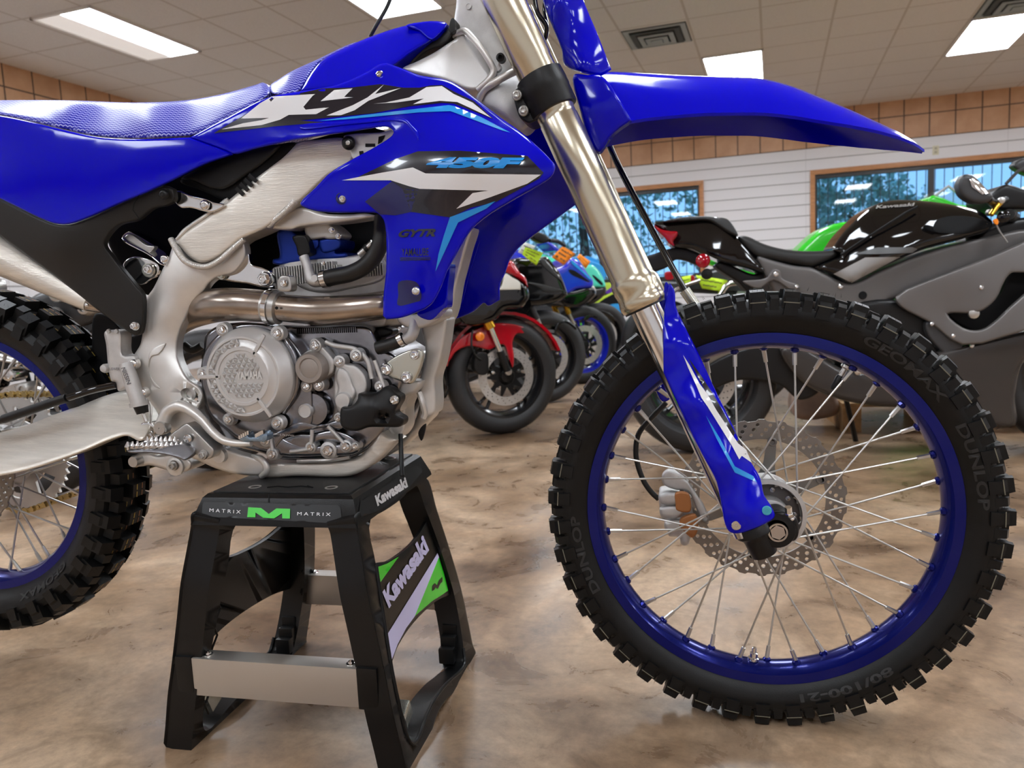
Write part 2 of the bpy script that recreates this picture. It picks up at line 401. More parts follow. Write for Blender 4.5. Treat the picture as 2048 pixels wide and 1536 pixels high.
# stained concrete floor
FLOOR = mat('stained_concrete', (.4, .3, .22), .2); t = FLOOR.node_tree; vec, s = room_coord(t); P_ = t.nodes['Principled BSDF']
n1 = noise(t, vec, 1.1, 6, .6, .6); n2 = noise(t, vec, 7, 8, .65, .8); n3 = noise(t, vec, 45, 6, .7)
c1 = ramp(t, n1, (.36, (.10, .056, .03)), (.5, (.33, .215, .13)), (.63, (.53, .385, .26)))
c2 = ramp(t, n2, (.32, (.5, .47, .45)), (.5, (.9, .9, .9)), (.72, (1.15, 1.12, 1.1)))
mm = t.nodes.new('ShaderNodeMix'); mm.data_type = 'RGBA'; mm.blend_type = 'MULTIPLY'; mm.inputs[0].default_value = 1; t.links.new(c1, mm.inputs[6]); t.links.new(c2, mm.inputs[7])
c3 = ramp(t, n3, (.35, (.8, .8, .8)), (.65, (1.12, 1.12, 1.12)))
m2 = t.nodes.new('ShaderNodeMix'); m2.data_type = 'RGBA'; m2.blend_type = 'MULTIPLY'; m2.inputs[0].default_value = 1; t.links.new(mm.outputs[2], m2.inputs[6]); t.links.new(c3, m2.inputs[7])
sc_ = noise(t, vec, 14, 8, .75, 1.5); sm_ = ramp(t, sc_, (.69, (0, 0, 0)), (.72, (1, 1, 1)))
rg = t.nodes.new('ShaderNodeSeparateColor'); t.links.new(sm_, rg.inputs[0])
fin = mixc(t, rg.outputs[0], m2.outputs[2], (.42, .38, .34)); t.links.new(fin, P_.inputs['Base Color'])
rr = ramp(t, n2, (.3, (.24, .24, .24)), (.7, (.38, .38, .38))); t.links.new(rr, P_.inputs['Roughness']); bump_to(t, n3, .05); P_.inputs['Specular IOR Level'].default_value = .36
# suspended ceiling
CEIL = mat('ceiling_tiles', (.7, .68, .65), .9); t = CEIL.node_tree; vec, s = room_coord(t)
gx_ = gridline(t, s[0], -.09, .6096, .011); gy_ = gridline(t, s[1], 6.03, .6096, .011); g_ = math_n(t, 'MAXIMUM', gx_, gy_)
sp_ = ramp(t, noise(t, vec, 160, 3), (.3, (.66, .64, .62)), (.7, (.78, .76, .74))); t.links.new(mixc(t, g_, sp_, (.56, .52, .48)), t.nodes['Principled BSDF'].inputs['Base Color'])
# tiled band / siding on the walls
def wall_mat(name, axis):
    m = mat(name, (.75, .74, .76), .45); t = m.node_tree; vec, s = room_coord(t); z = s[2]; u = s[axis]
    tile = ramp(t, noise(t, vec, 3.2, 4, .6), (.3, (.5, .27, .14)), (.7, (.64, .38, .22)))
    gu = gridline(t, u, 1.663 if axis == 0 else 5.503, .305, .008); gz = math_n(t, 'LESS_THAN', math_n(t, 'ABSOLUTE', math_n(t, 'SUBTRACT', z, 2.833)), .007)
    gb = math_n(t, 'LESS_THAN', math_n(t, 'ABSOLUTE', math_n(t, 'SUBTRACT', z, 2.53)), .008)
    tl = mixc(t, math_n(t, 'MAXIMUM', gu, math_n(t, 'MAXIMUM', gz, gb)), tile, (.09, .05, .03))
    gs_ = gridline(t, z, 2.378, .1525, .006); seam = gridline(t, u, .435, 2.44, .003)
    sd = mixc(t, math_n(t, 'MAXIMUM', gs_, math_n(t, 'MULTIPLY', seam, .35)), (.74, .73, .745), (.25, .24, .24))
    t.links.new(mixc(t, math_n(t, 'GREATER_THAN', z, 2.525), sd, tl), t.nodes['Principled BSDF'].inputs['Base Color'])
    h = math_n(t, 'SUBTRACT', 1, math_n(t, 'MAXIMUM', gs_, gu)); bump_to(t, h, .3, .004); return m
WALLX, WALLY = wall_mat('tile_and_siding_back', 0), wall_mat('tile_and_siding_side', 1)
WOODT = mat('window_trim_wood', (.46, .2, .07), .4, bump=.1, bscale=20, var=.2, vscale=12, stretch=(1, 1, 8))
FRM = mat('window_frame_bronze', (.02, .016, .014), .35)
GLASS = bpy.data.materials.new('window_glass'); GLASS.use_nodes = True; t = GLASS.node_tree; t.nodes.remove(t.nodes['Principled BSDF'])
tr = t.nodes.new('ShaderNodeBsdfTransparent'); gl = t.nodes.new('ShaderNodeBsdfGlossy'); gl.inputs['Roughness'].default_value = .02; fr_ = t.nodes.new('ShaderNodeFresnel'); fr_.inputs[0].default_value = 1.5; mx = t.nodes.new('ShaderNodeMixShader')
tr.inputs[0].default_value = (.93, .97, .97, 1)
t.links.new(fr_.outputs[0], mx.inputs[0]); t.links.new(tr.outputs[0], mx.inputs[1]); t.links.new(gl.outputs[0], mx.inputs[2]); t.links.new(mx.outputs[0], t.nodes['Material Output'].inputs[0])
def quadslab(name, pts, m, th, d):
    """flat slab: four corners plus thickness along d"""
    A = [np.array(p) for p in pts]; B = [p + np.array(d) * th for p in A]
    g = G(); g.add(A + B, [(0, 1, 2, 3), (7, 6, 5, 4)] + [(i, (i + 1) % 4, 4 + (i + 1) % 4, 4 + i) for i in range(4)]); return tag(g.build(name, m, smooth=False), kind='structure')
quadslab('floor', [room(XL, YF, 0), room(XR_, YF, 0), room(XR_, YB_, 0), room(XL, YB_, 0)], FLOOR, -.12, (0, 0, 1))
quadslab('ceiling', [room(XL, YF, HC), room(XR_, YF, HC), room(XR_, YB_, HC), room(XL, YB_, HC)], CEIL, .08, (0, 0, 1))
quadslab('wall_left', [room(XL, YF, 0), room(XL, YB_, 0), room(XL, YB_, HC), room(XL, YF, HC)], WALLY, .12, -RX)
quadslab('wall_right', [room(XR_, YF, 0), room(XR_, YB_, 0), room(XR_, YB_, HC), room(XR_, YF, HC)], WALLY, .12, RX)
quadslab('wall_front', [room(XL, YF, 0), room(XR_, YF, 0), room(XR_, YF, HC), room(XL, YF, HC)], WALLX, .12, -RY)
# back wall with two window openings
WINS = [(-4.1, -1.02, .82, 2.165), (.555, 4.95, .82, 2.165)]
g = G(); xs = [XL, WINS[0][0], WINS[0][1], WINS[1][0], WINS[1][1], XR_]; zs = [0, .82, 2.165, HC]
for i in range(5):
    for j in range(3):
        if j == 1 and i in (1, 3): continue
        g_box(g, room((xs[i] + xs[i + 1]) / 2, YB_ + .06, (zs[j] + zs[j + 1]) / 2), xs[i + 1] - xs[i], .12, zs[j + 1] - zs[j], ax=AXR)
tag(g.build('wall_back', WALLX, smooth=False), kind='structure')
for wi, (x0, x1, z0, z1) in enumerate(WINS):
    root = tag(empty(f'window_{wi + 1}', room((x0 + x1) / 2, YB_, z0)), kind='structure')
    g = G(); w = .065
    for (a, b, c, d) in ((x0 - w, x1 + w, z1, z1 + w), (x0 - w, x1 + w, z0 - w, z0), (x0 - w, x0, z0, z1), (x1, x1 + w, z0, z1)):
        g_box(g, room((a + b) / 2, YB_ - .012, (c + d) / 2), b - a, .024, d - c, ax=AXR, bev=.003)
    g.build('trim', WOODT, root)
    g = G(); f = .055; mull = [2.004, 3.46] if wi else [-2.5]
    for (a, b, c, d) in [(x0, x1, z1 - f, z1), (x0, x1, z0, z0 + f), (x0, x0 + .03, z0 + f, z1 - f), (x1 - .03, x1, z0 + f, z1 - f)] + [(q - .035, q + .035, z0 + f, z1 - f) for q in mull]:
        g_box(g, room((a + b) / 2, YB_ + .06, (c + d) / 2), b - a, .07, d - c, ax=AXR)
    g.build('window_frame', FRM, root, smooth=False)
    cuts = [x0 + .03] + [v for q in mull for v in (q - .035, q + .035)] + [x1 - .03]
    for a, b in zip(cuts[::2], cuts[1::2]):
        g_box(G(), room((a + b) / 2, YB_ + .06, (z0 + z1) / 2), b - a, .006, z1 - z0 - 2 * f, ax=AXR).build('glass_pane', GLASS, root, smooth=False)
    q = .622 if wi else -1.13; q0 = q - .112 * 40
    bars = [q0 + .112 * k for k in range(90) if x0 + .02 < q0 + .112 * k < x1 - .02]
    b0 = None
    for xb in bars:
        b = tube('bar', [room(xb, YB_ + .2, z0 - .05), room(xb, YB_ + .2, z1 + .05)], .006, FRM, root, n=6)
    tube('cross_bar', [room(x0, YB_ + .2, 1.35), room(x1, YB_ + .2, 1.35)], .007, FRM, root, n=6)
    tube('cross_bar', [room(x0, YB_ + .2, .9), room(x1, YB_ + .2, .9)], .007, FRM, root, n=6)
IVORY = mat('ivory_plastic', (.62, .58, .42), .4)
r_ = tag(empty('power_outlet', room(2.045, YB_, 2.343)), 'ivory wall outlet on the white siding above the window', 'outlet')
boxx('cover_plate', room(2.045, YB_ - .005, 2.343), (.075, .01, .118), IVORY, r_, AXR, .003)
for dz in (-.025, .025): boxx('socket', room(2.045, YB_ - .012, 2.343 + dz), (.03, .006, .028), mat('socket_ivory', (.4, .37, .27), .5), r_, AXR, .002)
# ceiling fittings
TROF = mat('fixture_white_metal', (.8, .78, .75), .4); DIFF = emis('lit_diffuser', (.87, .93, 1.), LAMP); DIFF2 = emis('side_lens', (1, .93, .88), .24)
def troffer(x, y, dim=False):
    root = empty('ceiling_light', room(x + .305, y + .61, HC)); zc = HC - .012
    g = G()
    for a, b, c, d in ((x, x + .61, y, y + .022), (x, x + .61, y + 1.197, y + 1.219), (x, x + .022, y, y + 1.219), (x + .588, x + .61, y, y + 1.219)):
        g_box(g, room((a + b) / 2, (c + d) / 2, HC - .006), b - a, d - c, .024, ax=AXR)
    g.build('frame', TROF, root, smooth=False)
    xm = x + .27 if dim else x + .022
    boxx('diffuser', room((xm + x + .588) / 2, y + .61, HC - .003), (x + .588 - xm, 1.175, .01), DIFF, root, AXR)
    if dim: boxx('side_lens', room((x + .022 + xm) / 2, y + .61, HC - .003), (xm - x - .022, 1.175, .01), DIFF2, root, AXR)
    return root
LG = 'fluorescent troffers set in the ceiling grid'
tag(troffer(-5.5, 4.81, True), 'long lit ceiling panel at top left with a dimmer side lens, above the seat', 'ceiling light', LG)
tag(troffer(-3.1, 4.81), 'lit ceiling panel cut by the top edge above the fuel tank and cable', 'ceiling light', LG)
tag(troffer(-.69, 8.47), 'lit ceiling panel just above the blue front fender', 'ceiling light', LG)
tag(troffer(1.745, 8.47), 'lit ceiling panel at top right in front of the square vent', 'ceiling light', LG)
for x in (-5.5, -3.1, -.69, 1.745, 4.2, 6.6):
    for y in (4.81, 8.47, 1.15, -2.5):
        if (x, y) in ((-5.5, 4.81), (-3.1, 4.81), (-.69, 8.47), (1.745, 8.47)): continue
        tag(troffer(x, y), 'lit ceiling panel of the showroom outside the picture, seen only in reflections', 'ceiling light', LG)
VM = mat('vent_aluminium', (.42, .44, .42), .4, .6); VD = mat('vent_dark', (.05, .055, .05), .6)
for x, y, lab in ((-1.31, 7.29, 'square grey ceiling air vent above the front fender'), (1.745, 7.86, 'square air vent beside the lit panel at top right')):
    r_ = tag(empty('ceiling_vent', room(x + .3, y + .3, HC)), lab, 'air vent', 'square ceiling air vents')
    for k, (s_, h) in enumerate(((.56, .006), (.44, .02), (.32, .034), (.2, .046), (.1, .054))):
        g = G(); w = .045 if k < 4 else .05
        for dx, dy, a, b in ((0, s_ / 2 - w / 2, s_, w), (0, -s_ / 2 + w / 2, s_, w), (s_ / 2 - w / 2, 0, w, s_ - 2 * w), (-s_ / 2 + w / 2, 0, w, s_ - 2 * w)): 
            if a > 0 and b > 0: g_box(g, room(x + .3 + dx, y + .3 + dy, HC - h), a, b, .008, ax=AXR)
        g.build('louvre_ring', VM if k != 1 else VD, r_, smooth=False)
    boxx('throat', room(x + .3, y + .3, HC - .002), (.58, .58, .004), VD, r_, AXR)
# outside: ground, trees, seen through the windows
LEAF = mat('tree_leaves', (.26, .46, .36), .7, var=.5, vscale=3); BARK = mat('bark', (.06, .045, .03), .9)
quadslab('ground_outside', [room(-30, YB_ + .3, -.2), room(40, YB_ + .3, -.2), room(40, 60, -.2), room(-30, 60, -.2)], mat('grass_outside', (.07, .13, .04), .9, var=.3), .1, (0, 0, -1))
def tree(x, y, h, r, lab):
    root = tag(empty('tree', room(x, y, -.2)), lab, 'tree', 'trees outside the showroom')
    tube('trunk', [room(x, y, -.25), room(x + .1, y, h * .35), room(x, y, h * .7)], [.16, .12, .06], BARK, root, n=8)
    rnd = random.Random(int(x * 31 + y)); g = G(); 
    for k in range(2600):
        a, b = rnd.uniform(0, 2 * PI), math.acos(rnd.uniform(-1, 1)); q = r * (.45 + .6 * rnd.random() ** .6) * (1 + .22 * math.sin(3 * a + x) * math.sin(4 * b))
        c = room(x + q * math.sin(b) * math.cos(a), y + q * math.sin(b) * math.sin(a) * .8, h * .62 + q * math.cos(b) * .95)
        u = norm([rnd.gauss(0, 1) for _ in range(3)]); v = norm(np.cross(u, [rnd.gauss(0, 1) for _ in range(3)])); L = rnd.uniform(.05, .13)
        g.add([c - u * L, c + v * L * .45, c + u * L, c - v * L * .45], [(0, 1, 2, 3)])
    g.build('foliage', LEAF, root, smooth=False)
tree(-4.3, 18, 4.4, 2.1, 'leafy tree outside, behind the left end of the left window')
tree(-.6, 21, 3.9, 1.8, 'leafy tree outside, filling the right end of the left window')
tree(1.5, 17.5, 2.9, 1.35, 'round tree outside, at the left edge of the right window')
tree(3.4, 24, 2.6, 1.4, 'lower tree outside, just left of the mullion of the right window')
# ================================================================== wheels
Zv = np.array([0, 0, 1.])
def pol(C, fr, r, a, lat): return C + r * (math.cos(a) * fr.F + math.sin(a) * Zv) + lat * fr.L
def slab2(g, o, u, w, nrm, out, holes, th):
    """flat slab from a metric outline; nrm points to its back"""
    v, f = cdt(np.array(out, float), [np.array(h, float) for h in holes], np.zeros((0, 2)))
    A = [o + a * u + b * w for a, b in v]; g.add(A, f); g.add([p + nrm * th for p in A], f[:, ::-1])
    for lp in [out] + list(holes):
        Q = [o + a * u + b * w for a, b in lp]; n = len(Q); g.add(Q + [p + nrm * th for p in Q], [(i, (i + 1) % n, n + (i + 1) % n, n + i) for i in range(n)])
    return g
def circ2(x, y, r, n=10, ph=0): return [(x + r * math.cos(2 * PI * k / n + ph), y + r * math.sin(2 * PI * k / n + ph)) for k in range(n)]
def lat_at(prof, r):
    p = sorted([(a, b) for a, b in prof if b <= 0]); return float(np.interp(r, [a for a, b in p], [b for a, b in p]))
def knob(g, C, fr, a, ha, w0, w1, r0, r1t, r0b=None, tp=.82, skew=0.):
    """tread block: angle a +-ha, lateral w0..w1, foot radius r0, top radius r1t at w0 and r0b at w1"""
    rb = r1t if r0b is None else r0b; V = []
    for (w, rt) in ((w0, r1t), (w1, rb)):
        for s in (-1, 1):
            V += [pol(C, fr, r0, a + s * ha + skew * w, w), pol(C, fr, rt, a + s * ha * tp + skew * w, w + (0 if abs(w) < abs(w0 + w1) / 2 else 0))]
    g.add(V, [(0, 1, 3, 2), (4, 6, 7, 5), (0, 4, 5, 1), (2, 3, 7, 6), (1, 5, 7, 3), (0, 2, 6, 4)])
def spike(g, C, fr, r, a, w, L=.006):
    b = pol(C, fr, r - .001, a, w); t_ = pol(C, fr, r + L, a + random.uniform(-.006, .006), w + random.uniform(-.002, .002)); e = .00035
    g.add([b + fr.F * e, b + Zv * e, b - fr.F * e, b - Zv * e, t_], [(0, 1, 4), (1, 2, 4), (2, 3, 4), (3, 0, 4)])
def polar_text(name, s, C, fr, r0, h, a0, a1, prof, m, parent, off=.0016, bold=.03):
    V, Fc = text_mesh(s, bold); g = G()
    g.add([pol(C, fr, r0 + h * y, a0 + (a1 - a0) * x, lat_at(prof, r0 + h * y) - off) for x, y in V], Fc); return g.build(name, m, parent, smooth=False)
RUBT = mat('raised_sidewall_letters', (.016, .016, .016), .55)
def wave_disc(name, C, fr, lat, R, r_in, lobes, m, parent, th=.004, amp=.0035, rows=((.93, 3, .0032), (.87, 3, .0036), (.81, 3, .003))):
    out = []
    for k in range(lobes):
        for u, q in ((0, 0), (.18, .1), (.3, 1), (.62, 1), (.74, .1), (.9, 0)): a = 2 * PI * (k + u) / lobes; out.append(((R - amp * (1 - q)) * math.cos(a), (R - amp * (1 - q)) * math.sin(a)))
    holes = [circ2(0, 0, r_in, 72)]
    for j, (q, c, hr) in enumerate(rows):
        for k in range(lobes * c // 2): a = 2 * PI * (k + .33 * j) / (lobes * c // 2); holes.append(circ2(R * q * math.cos(a), R * q * math.sin(a), hr, 8))
    return slab2(G(), C + fr.L * lat, fr.F, Zv, fr.L, out, holes, th).build(name, m, parent, smooth=False)
def spokes(C, fr, n, r_rim, lat_rim, r_hub, lats, parent, m, ph=0., wrap=1.05, rs=.0016):
    for i in range(n):
        th = ph + 2 * PI * i / n; side = i % 2; d = 1 if (i // 2) % 2 else -1
        a = pol(C, fr, r_rim, th, lat_rim * (-1 if side == 0 else 1)); b = pol(C, fr, r_hub, th + d * wrap, lats[side]); u = norm(b - a); g = G()
        g_tube(g, [a + u * .012, b], rs, n=8); g_tube(g, [a - u * .004, a + u * .004, a + u * .022], [.0042, .0036, .0032], n=6); g.build('spoke', m, parent)
BK = tag(empty('motocross_bike', (-.75, 0, .41)), 'blue motocross bike with silver frame, propped on the black stand', 'motorcycle')
# ---- front wheel
CF = np.array([0, 0, .347]); NP = 43
fw = bpy.data.objects.new('front_wheel', None); link(fw, BK)
fw.matrix_parent_inverse = Matrix.Translation(-Vector(BK['_loc']))
PF = [(.2795, -.0245), (.287, -.031), (.300, -.038), (.312, -.040), (.322, -.0365), (.330, -.026), (.3335, 0), (.330, .026), (.322, .0365), (.312, .040), (.300, .038), (.287, .031), (.2795, .0245)]
g = g_lathe(G(), CF, MB.L, PF + [(.275, 0)], 144, closed=True)
for k in range(NP):
    a = 2 * PI * k / NP
    for s in (-1, 1):
        knob(g, CF, MB, a, .042, s * .024, s * .0385, .320, .3475, .344, .72); knob(g, CF, MB, a, .034, s * .036, s * .0435, .309, .339, .328, .75)
        knob(g, CF, MB, a + PI / NP, .022, s * .030, s * .039, .316, .3385, .333); knob(g, CF, MB, a + PI / NP, .03, s * .003, s * .019, .328, .3440, .3425)
        for q in (-.02, 0, .02): spike(g, CF, MB, .344, a + q, s * random.uniform(.028, .038))
        spike(g, CF, MB, .3485, a + PI / NP + random.uniform(-.02, .02), s * .012)
    knob(g, CF, MB, a, .024, -.008, .008, .33, .3485)
ft = g.build('tire', RUB, fw, ang=30)
KE = mat('pale_knob_edge', (.16, .15, .11), .6)  # pale tan line along the side of each shoulder knob
for k in range(NP):
    a = 2 * PI * k / NP; g = G()
    for s in (-1,):
        V = [pol(CF, MB, r, a + q, w) for q in (-.035, .035) for r, w in ((.3275, -.0443), (.329, -.0443))]
        g.add(V, [(0, 1, 3, 2)])
    g.build('knob_edge_line', KE, fw, smooth=False)
polar_text('sidewall_letters', 'DUNLOP', CF, MB, .294, .0145, PI + .46, PI + .02, PF, RUBT, fw)
polar_text('sidewall_letters', '80/100-21', CF, MB, .294, .012, -.93, -1.42, PF, RUBT, fw)
polar_text('sidewall_letters', 'GEOMAX', CF, MB, .294, .014, 1.1, .62, PF, RUBT, fw)
polar_text('sidewall_letters', 'DUNLOP', CF, MB, .294, .0145, .48, .04, PF, RUBT, fw)
RIMF = [(.2815, -.0275), (.2815, -.0245), (.272, -.021), (.266, 0), (.272, .021), (.2815, .0245), (.2815, .0275), (.2665, .0275), (.262, .022), (.2575, .010), (.256, 0), (.2575, -.010), (.262, -.022), (.2665, -.0275)]
GR = g_lathe(G(), CF, MB.L, RIMF, 120, closed=True); g = GR
for i in range(36):
    th = 2 * PI * i / 36; s = -1 if i % 2 == 0 else 1; c = pol(CF, MB, .2575, th, s * .006); g_lathe(g, c, CF - c, [(.0075, -.004), (.0065, .0035), (.004, .0055)], 10)
g.build('rim', BLUE_M, fw, ang=25)
spokes(CF, MB, 36, .255, .006, .047, (-.036, .034), fw, STEEL, wrap=1.0)
lathe('hub', CF, MB.L, [(.02, -.062), (.030, -.060), (.030, -.032), (.048, -.029), (.050, -.0415), (.0565, -.041), (.0565, -.032), (.049, -.030), (.03, -.024), (.022, 0), (.026, .02), (.045, .028), (.050, .034), (.048, .042), (.03, .045)], CAST, fw, n=48)
g = G()
for k in range(9): a = 2 * PI * k / 9; g_lathe(g, pol(CF, MB, .039, a, -.031), -MB.L, [(.005, -.001), (.004, .002), (.002, .003)], 10)
g.build('hub_dimples', CAST_D, fw); lathe('hub_recess', CF, MB.L, [(.0305, -.0335), (.0475, -.0305), (.0475, -.030), (.0305, -.033)], mat('dark_hub_casting', (.07, .065, .065), .4, .6), fw, n=48, closed=True)
wave_disc('brake_disc', CF, MB, .058, .134, .101, 26, DISC, fw)
g = G(); out = []; n = 6
for k in range(n):
    a = 2 * PI * k / n + .35
    for q, r in ((-.46, .040), (-.2, .058), (-.085, .092), (-.05, .1), (.05, .1), (.085, .092), (.12, .062), (.3, .043)): out.append((r * math.cos(a + q), r * math.sin(a + q)))
slab2(g, CF + MB.L * .056, MB.F, Zv, MB.L, out, [circ2(0, 0, .029, 32)], .005)
for k in range(6): a = 2 * PI * k / 6 + .35; c = pol(CF, MB, .0985, a, .054); g_lathe(g, c, -MB.L, [(.0075, -.004), (.0075, .002), (.0065, .003), (.0045, .003), (.0045, -.004)], 18)
g.build('disc_carrier', mat('grey_disc_carrier', (.24, .23, .22), .35, .8), fw)
g = G(); c = pol(CF, MB, .252, -1.655, 0); u = norm(CF - c); g_lathe(g, c, u, [(.009, -.004), (.009, 0), (.0065, .001), (.0065, .008), (.004, .009), (.004, .017), (.003, .018)], 12); g.build('rim_lock', CHROME, fw)
g = G(); c = pol(CF, MB, .252, 1.08, 0); u = norm(CF - c); g_lathe(g, c, u, [(.008, -.004), (.008, 0), (.004, .002), (.004, .016)], 12); g.build('valve_nut', STEEL, fw)
g_lathe(G(), c + u * .014, u, [(.0055, 0), (.0065, .004), (.006, .02), (.004, .024)], 10).build('valve_cap', BLACK, fw)
# ---- rear wheel (behind the swingarm, partly outside the frame)
CR = np.array([-1.48, 0, .426]); NR = 38
rw = bpy.data.objects.new('rear_wheel', None); link(rw, BK); rw.matrix_parent_inverse = Matrix.Translation(-Vector(BK['_loc']))
PR = [(.2525, -.030), (.263, -.042), (.280, -.053), (.296, -.056), (.309, -.050), (.320, -.032), (.3235, 0), (.320, .032), (.309, .050), (.296, .056), (.280, .053), (.263, .042), (.2525, .030)]
g = g_lathe(G(), CR, MB.L, PR + [(.247, 0)], 128, closed=True); gl_ = G(); gl2 = G(); go = G()
for k in range(NR):
    a = 2 * PI * k / NR
    for s in (-1, 1):
        knob(g, CR, MB, a, .046, s * .036, s * .0575, .302, .338, .328); knob(g, CR, MB, a, .036, s * .050, s * .061, .290, .326, .313, .75)
        knob(g, CR, MB, a + PI / NR, .034, s * .027, s * .0420, .312, .339, .334)
        for q in (-.03, 0, .03): spike(g, CR, MB, .332, a + q, s * .05)
    knob(g, CR, MB, a, .044, -.017, .017, .318, .3435); 
    for q in (-.03, 0, .03): spike(g, CR, MB, .3425, a + q, random.uniform(-.015, .015))
    for w, gg in ((-.007, gl_), (.007, gl2)):
        for q0, q1, r in ((-.036, -.006, .3442), (.004, .036, .3442), (.055, .085, .3243)):
            gg.add([pol(CR, MB, r, a + q, w + d) for q in (q0, q1) for d in (-.0011, .0011)], [(0, 1, 3, 2)])
    o_ = [(-.02, -.008), (.02, -.008), (.025, .004), (.012, .01), (-.02, .01)]
    for aa, ww in ((a + PI / NR, -.0345),):
        L_ = [pol(CR, MB, .3375 - 0 * w, aa + u * .8, ww + w * .55) for u, w in o_]; n = len(L_)
        M_ = [pol(CR, MB, .3375, aa + u * .62, ww + w * .38) for u, w in o_]; go.add(L_ + M_, [(i, (i + 1) % n, n + (i + 1) % n, n + i) for i in range(n)])
g.build('tire', RUB, rw, ang=30)
gl_.build('yellow_tread_line', mat('yellow_tread_paint', (.5, .33, .06), .6), rw, smooth=False); gl2.build('copper_tread_line', mat('copper_tread_paint', (.33, .14, .06), .6), rw, smooth=False)
polar_text('sidewall_letters', 'GEOMAX', CR, MB, .268, .014, -.75, -1.25, PR, RUBT, rw)
g_lathe(G(), CR, MB.L, [(.2545, -.0325), (.2545, -.029), (.243, -.025), (.236, 0), (.243, .025), (.2545, .029), (.2545, .0325), (.239, .0325), (.234, .026), (.229, .012), (.227, 0), (.229, -.012), (.234, -.026), (.239, -.0325)], 112, closed=True).build('rim', BLUE_M, rw, ang=25)
spokes(CR, MB, 36, .227, .008, .055, (-.04, .038), rw, STEEL, ph=.05, wrap=.95, rs=.0019)
lathe('hub', CR, MB.L, [(.025, -.06), (.055, -.045), (.062, -.036), (.05, -.03), (.03, 0), (.05, .03), (.066, .04), (.06, .05)], CAST, rw, n=36)
wave_disc('brake_disc', CR, MB, -.062, .122, .09, 24, DISC, rw)
out = []; NT = 48
for k in range(NT):
    for u, r in ((0, .118), (.2, .1235), (.32, .1235), (.52, .118), (.76, .1155)): a = 2 * PI * (k + u) / NT; out.append((r * math.cos(a), r * math.sin(a)))
hs = []
for k in range(6):
    a = 2 * PI * k / 6 + .2; q = []
    for j in range(9): q.append((.098 * math.cos(a - .3 + .6 * j / 8), .098 * math.sin(a - .3 + .6 * j / 8)))
    for j in range(9): q.append((.07 * math.cos(a + .22 - .44 * j / 8), .07 * math.sin(a + .22 - .44 * j / 8)))
    hs.append(q)
slab2(G(), CR + MB.L * .072, MB.F, Zv, MB.L, out, hs, .006).build('sprocket', ALU, rw, smooth=False)
# chain: links round the sprocket and along the swingarm
g = G(); Rs = .1235; pts = []
for k in range(60): a = -PI / 2 - PI + PI * 1.0 * k / 59 if False else PI / 2 + .06 + (PI * 1.0) * k / 59; pts.append(pol(CR, MB, Rs, a, .075))
top = pol(CR, MB, Rs, PI / 2 + .06, .075); fs = np.array([-.895, .075, .515]); up = [top + (fs + Zv * .028 - top) * k / 40 for k in range(41)]; bot = pol(CR, MB, Rs, -PI / 2 + .06, .075); dn = [bot + (fs - Zv * .028 - bot) * k / 40 for k in range(41)]
for seq in (pts, up, dn):
    acc = 0; last = seq[0]; alt = 0
    S_ = np.array(seq); seg = np.r_[0, np.cumsum(np.linalg.norm(np.diff(S_, axis=0), axis=1))]; nl = int(seg[-1] / .0159)
    for k in range(nl):
        d = (k + .5) * .0159; p = np.array([np.interp(d, seg, S_[:, i]) for i in range(3)]); q = np.array([np.interp(d + .003, seg, S_[:, i]) for i in range(3)]); u = norm(q - p); w = np.cross(u, MB.L)
        for ly in ((-.0045, .0045) if k % 2 else (-.007, .007)):
            o_ = [(-.0105, 0), (-.0085, .0055), (-.005, .0062), (0, .0042), (.005, .0062), (.0085, .0055), (.0105, 0), (.0085, -.0055), (.005, -.0062), (0, -.0042), (-.005, -.0062), (-.0085, -.0055)]
            slab2(g, p + MB.L * ly, u, w, MB.L, o_, [], .0016)
        g_lathe(g, p - u * .0079 - MB.L * .009, MB.L, [(.0035, 0), (.0035, .018)], 8)
g.build('chain', CHAINM, BK, smooth=False)
# ================================================================== motocross bike: body, frame, engine
def pm(x, y, lat, fr=None):
    fr = fr or MB; return 10 / np.linalg.norm(fr.P(x, y, lat) - fr.P(x, y + 10, lat))
def mlathe(name, p, lat, prof, m, parent, n=32, fr=None):
    """turned part facing the viewer; prof in (picture px radius, metres towards the viewer)"""
    fr = fr or MB; k = pm(p[0], p[1], lat, fr); return lathe(name, fr.P(*p, lat), -fr.L, [(max(r / k, 1e-5), h) for r, h in prof], m, parent, n=n)
def stube(name, pts, rpx, m, parent, fr=None, sm=6, n=14, cap=True):
    """tube along picture points (x, y, lat), radius in picture px"""
    fr = fr or MB; P = path(fr, pts); R = [(rpx[i] if hasattr(rpx, '__len__') else rpx) / pm(*pts[i], fr) for i in range(len(pts))]
    return tube(name, P, R, m, parent, sm=sm, n=n, cap=cap)
# ---- seat
SEATM = mat('gripper_seat_vinyl', (.02, .02, .4), .3); t = SEATM.node_tree; tc = t.nodes.new('ShaderNodeTexCoord'); s_ = t.nodes.new('ShaderNodeSeparateXYZ'); t.links.new(tc.outputs['Object'], s_.inputs[0])
zz = math_n(t, 'PINGPONG', math_n(t, 'MULTIPLY', s_.outputs[0], 1.), .0037); v_ = math_n(t, 'ADD', s_.outputs[2], math_n(t, 'MULTIPLY', zz, .9)); v_ = math_n(t, 'ADD', v_, math_n(t, 'MULTIPLY', s_.outputs[1], .8))
v_ = math_n(t, 'SUBTRACT', v_, math_n(t, 'MULTIPLY', math_n(t, 'POWER', math_n(t, 'MAXIMUM', math_n(t, 'ADD', s_.outputs[0], 1.0), 0), 2), .5))
ln = math_n(t, 'PINGPONG', v_, .0034); k_ = math_n(t, 'LESS_THAN', ln, .0013); P_ = t.nodes['Principled BSDF']
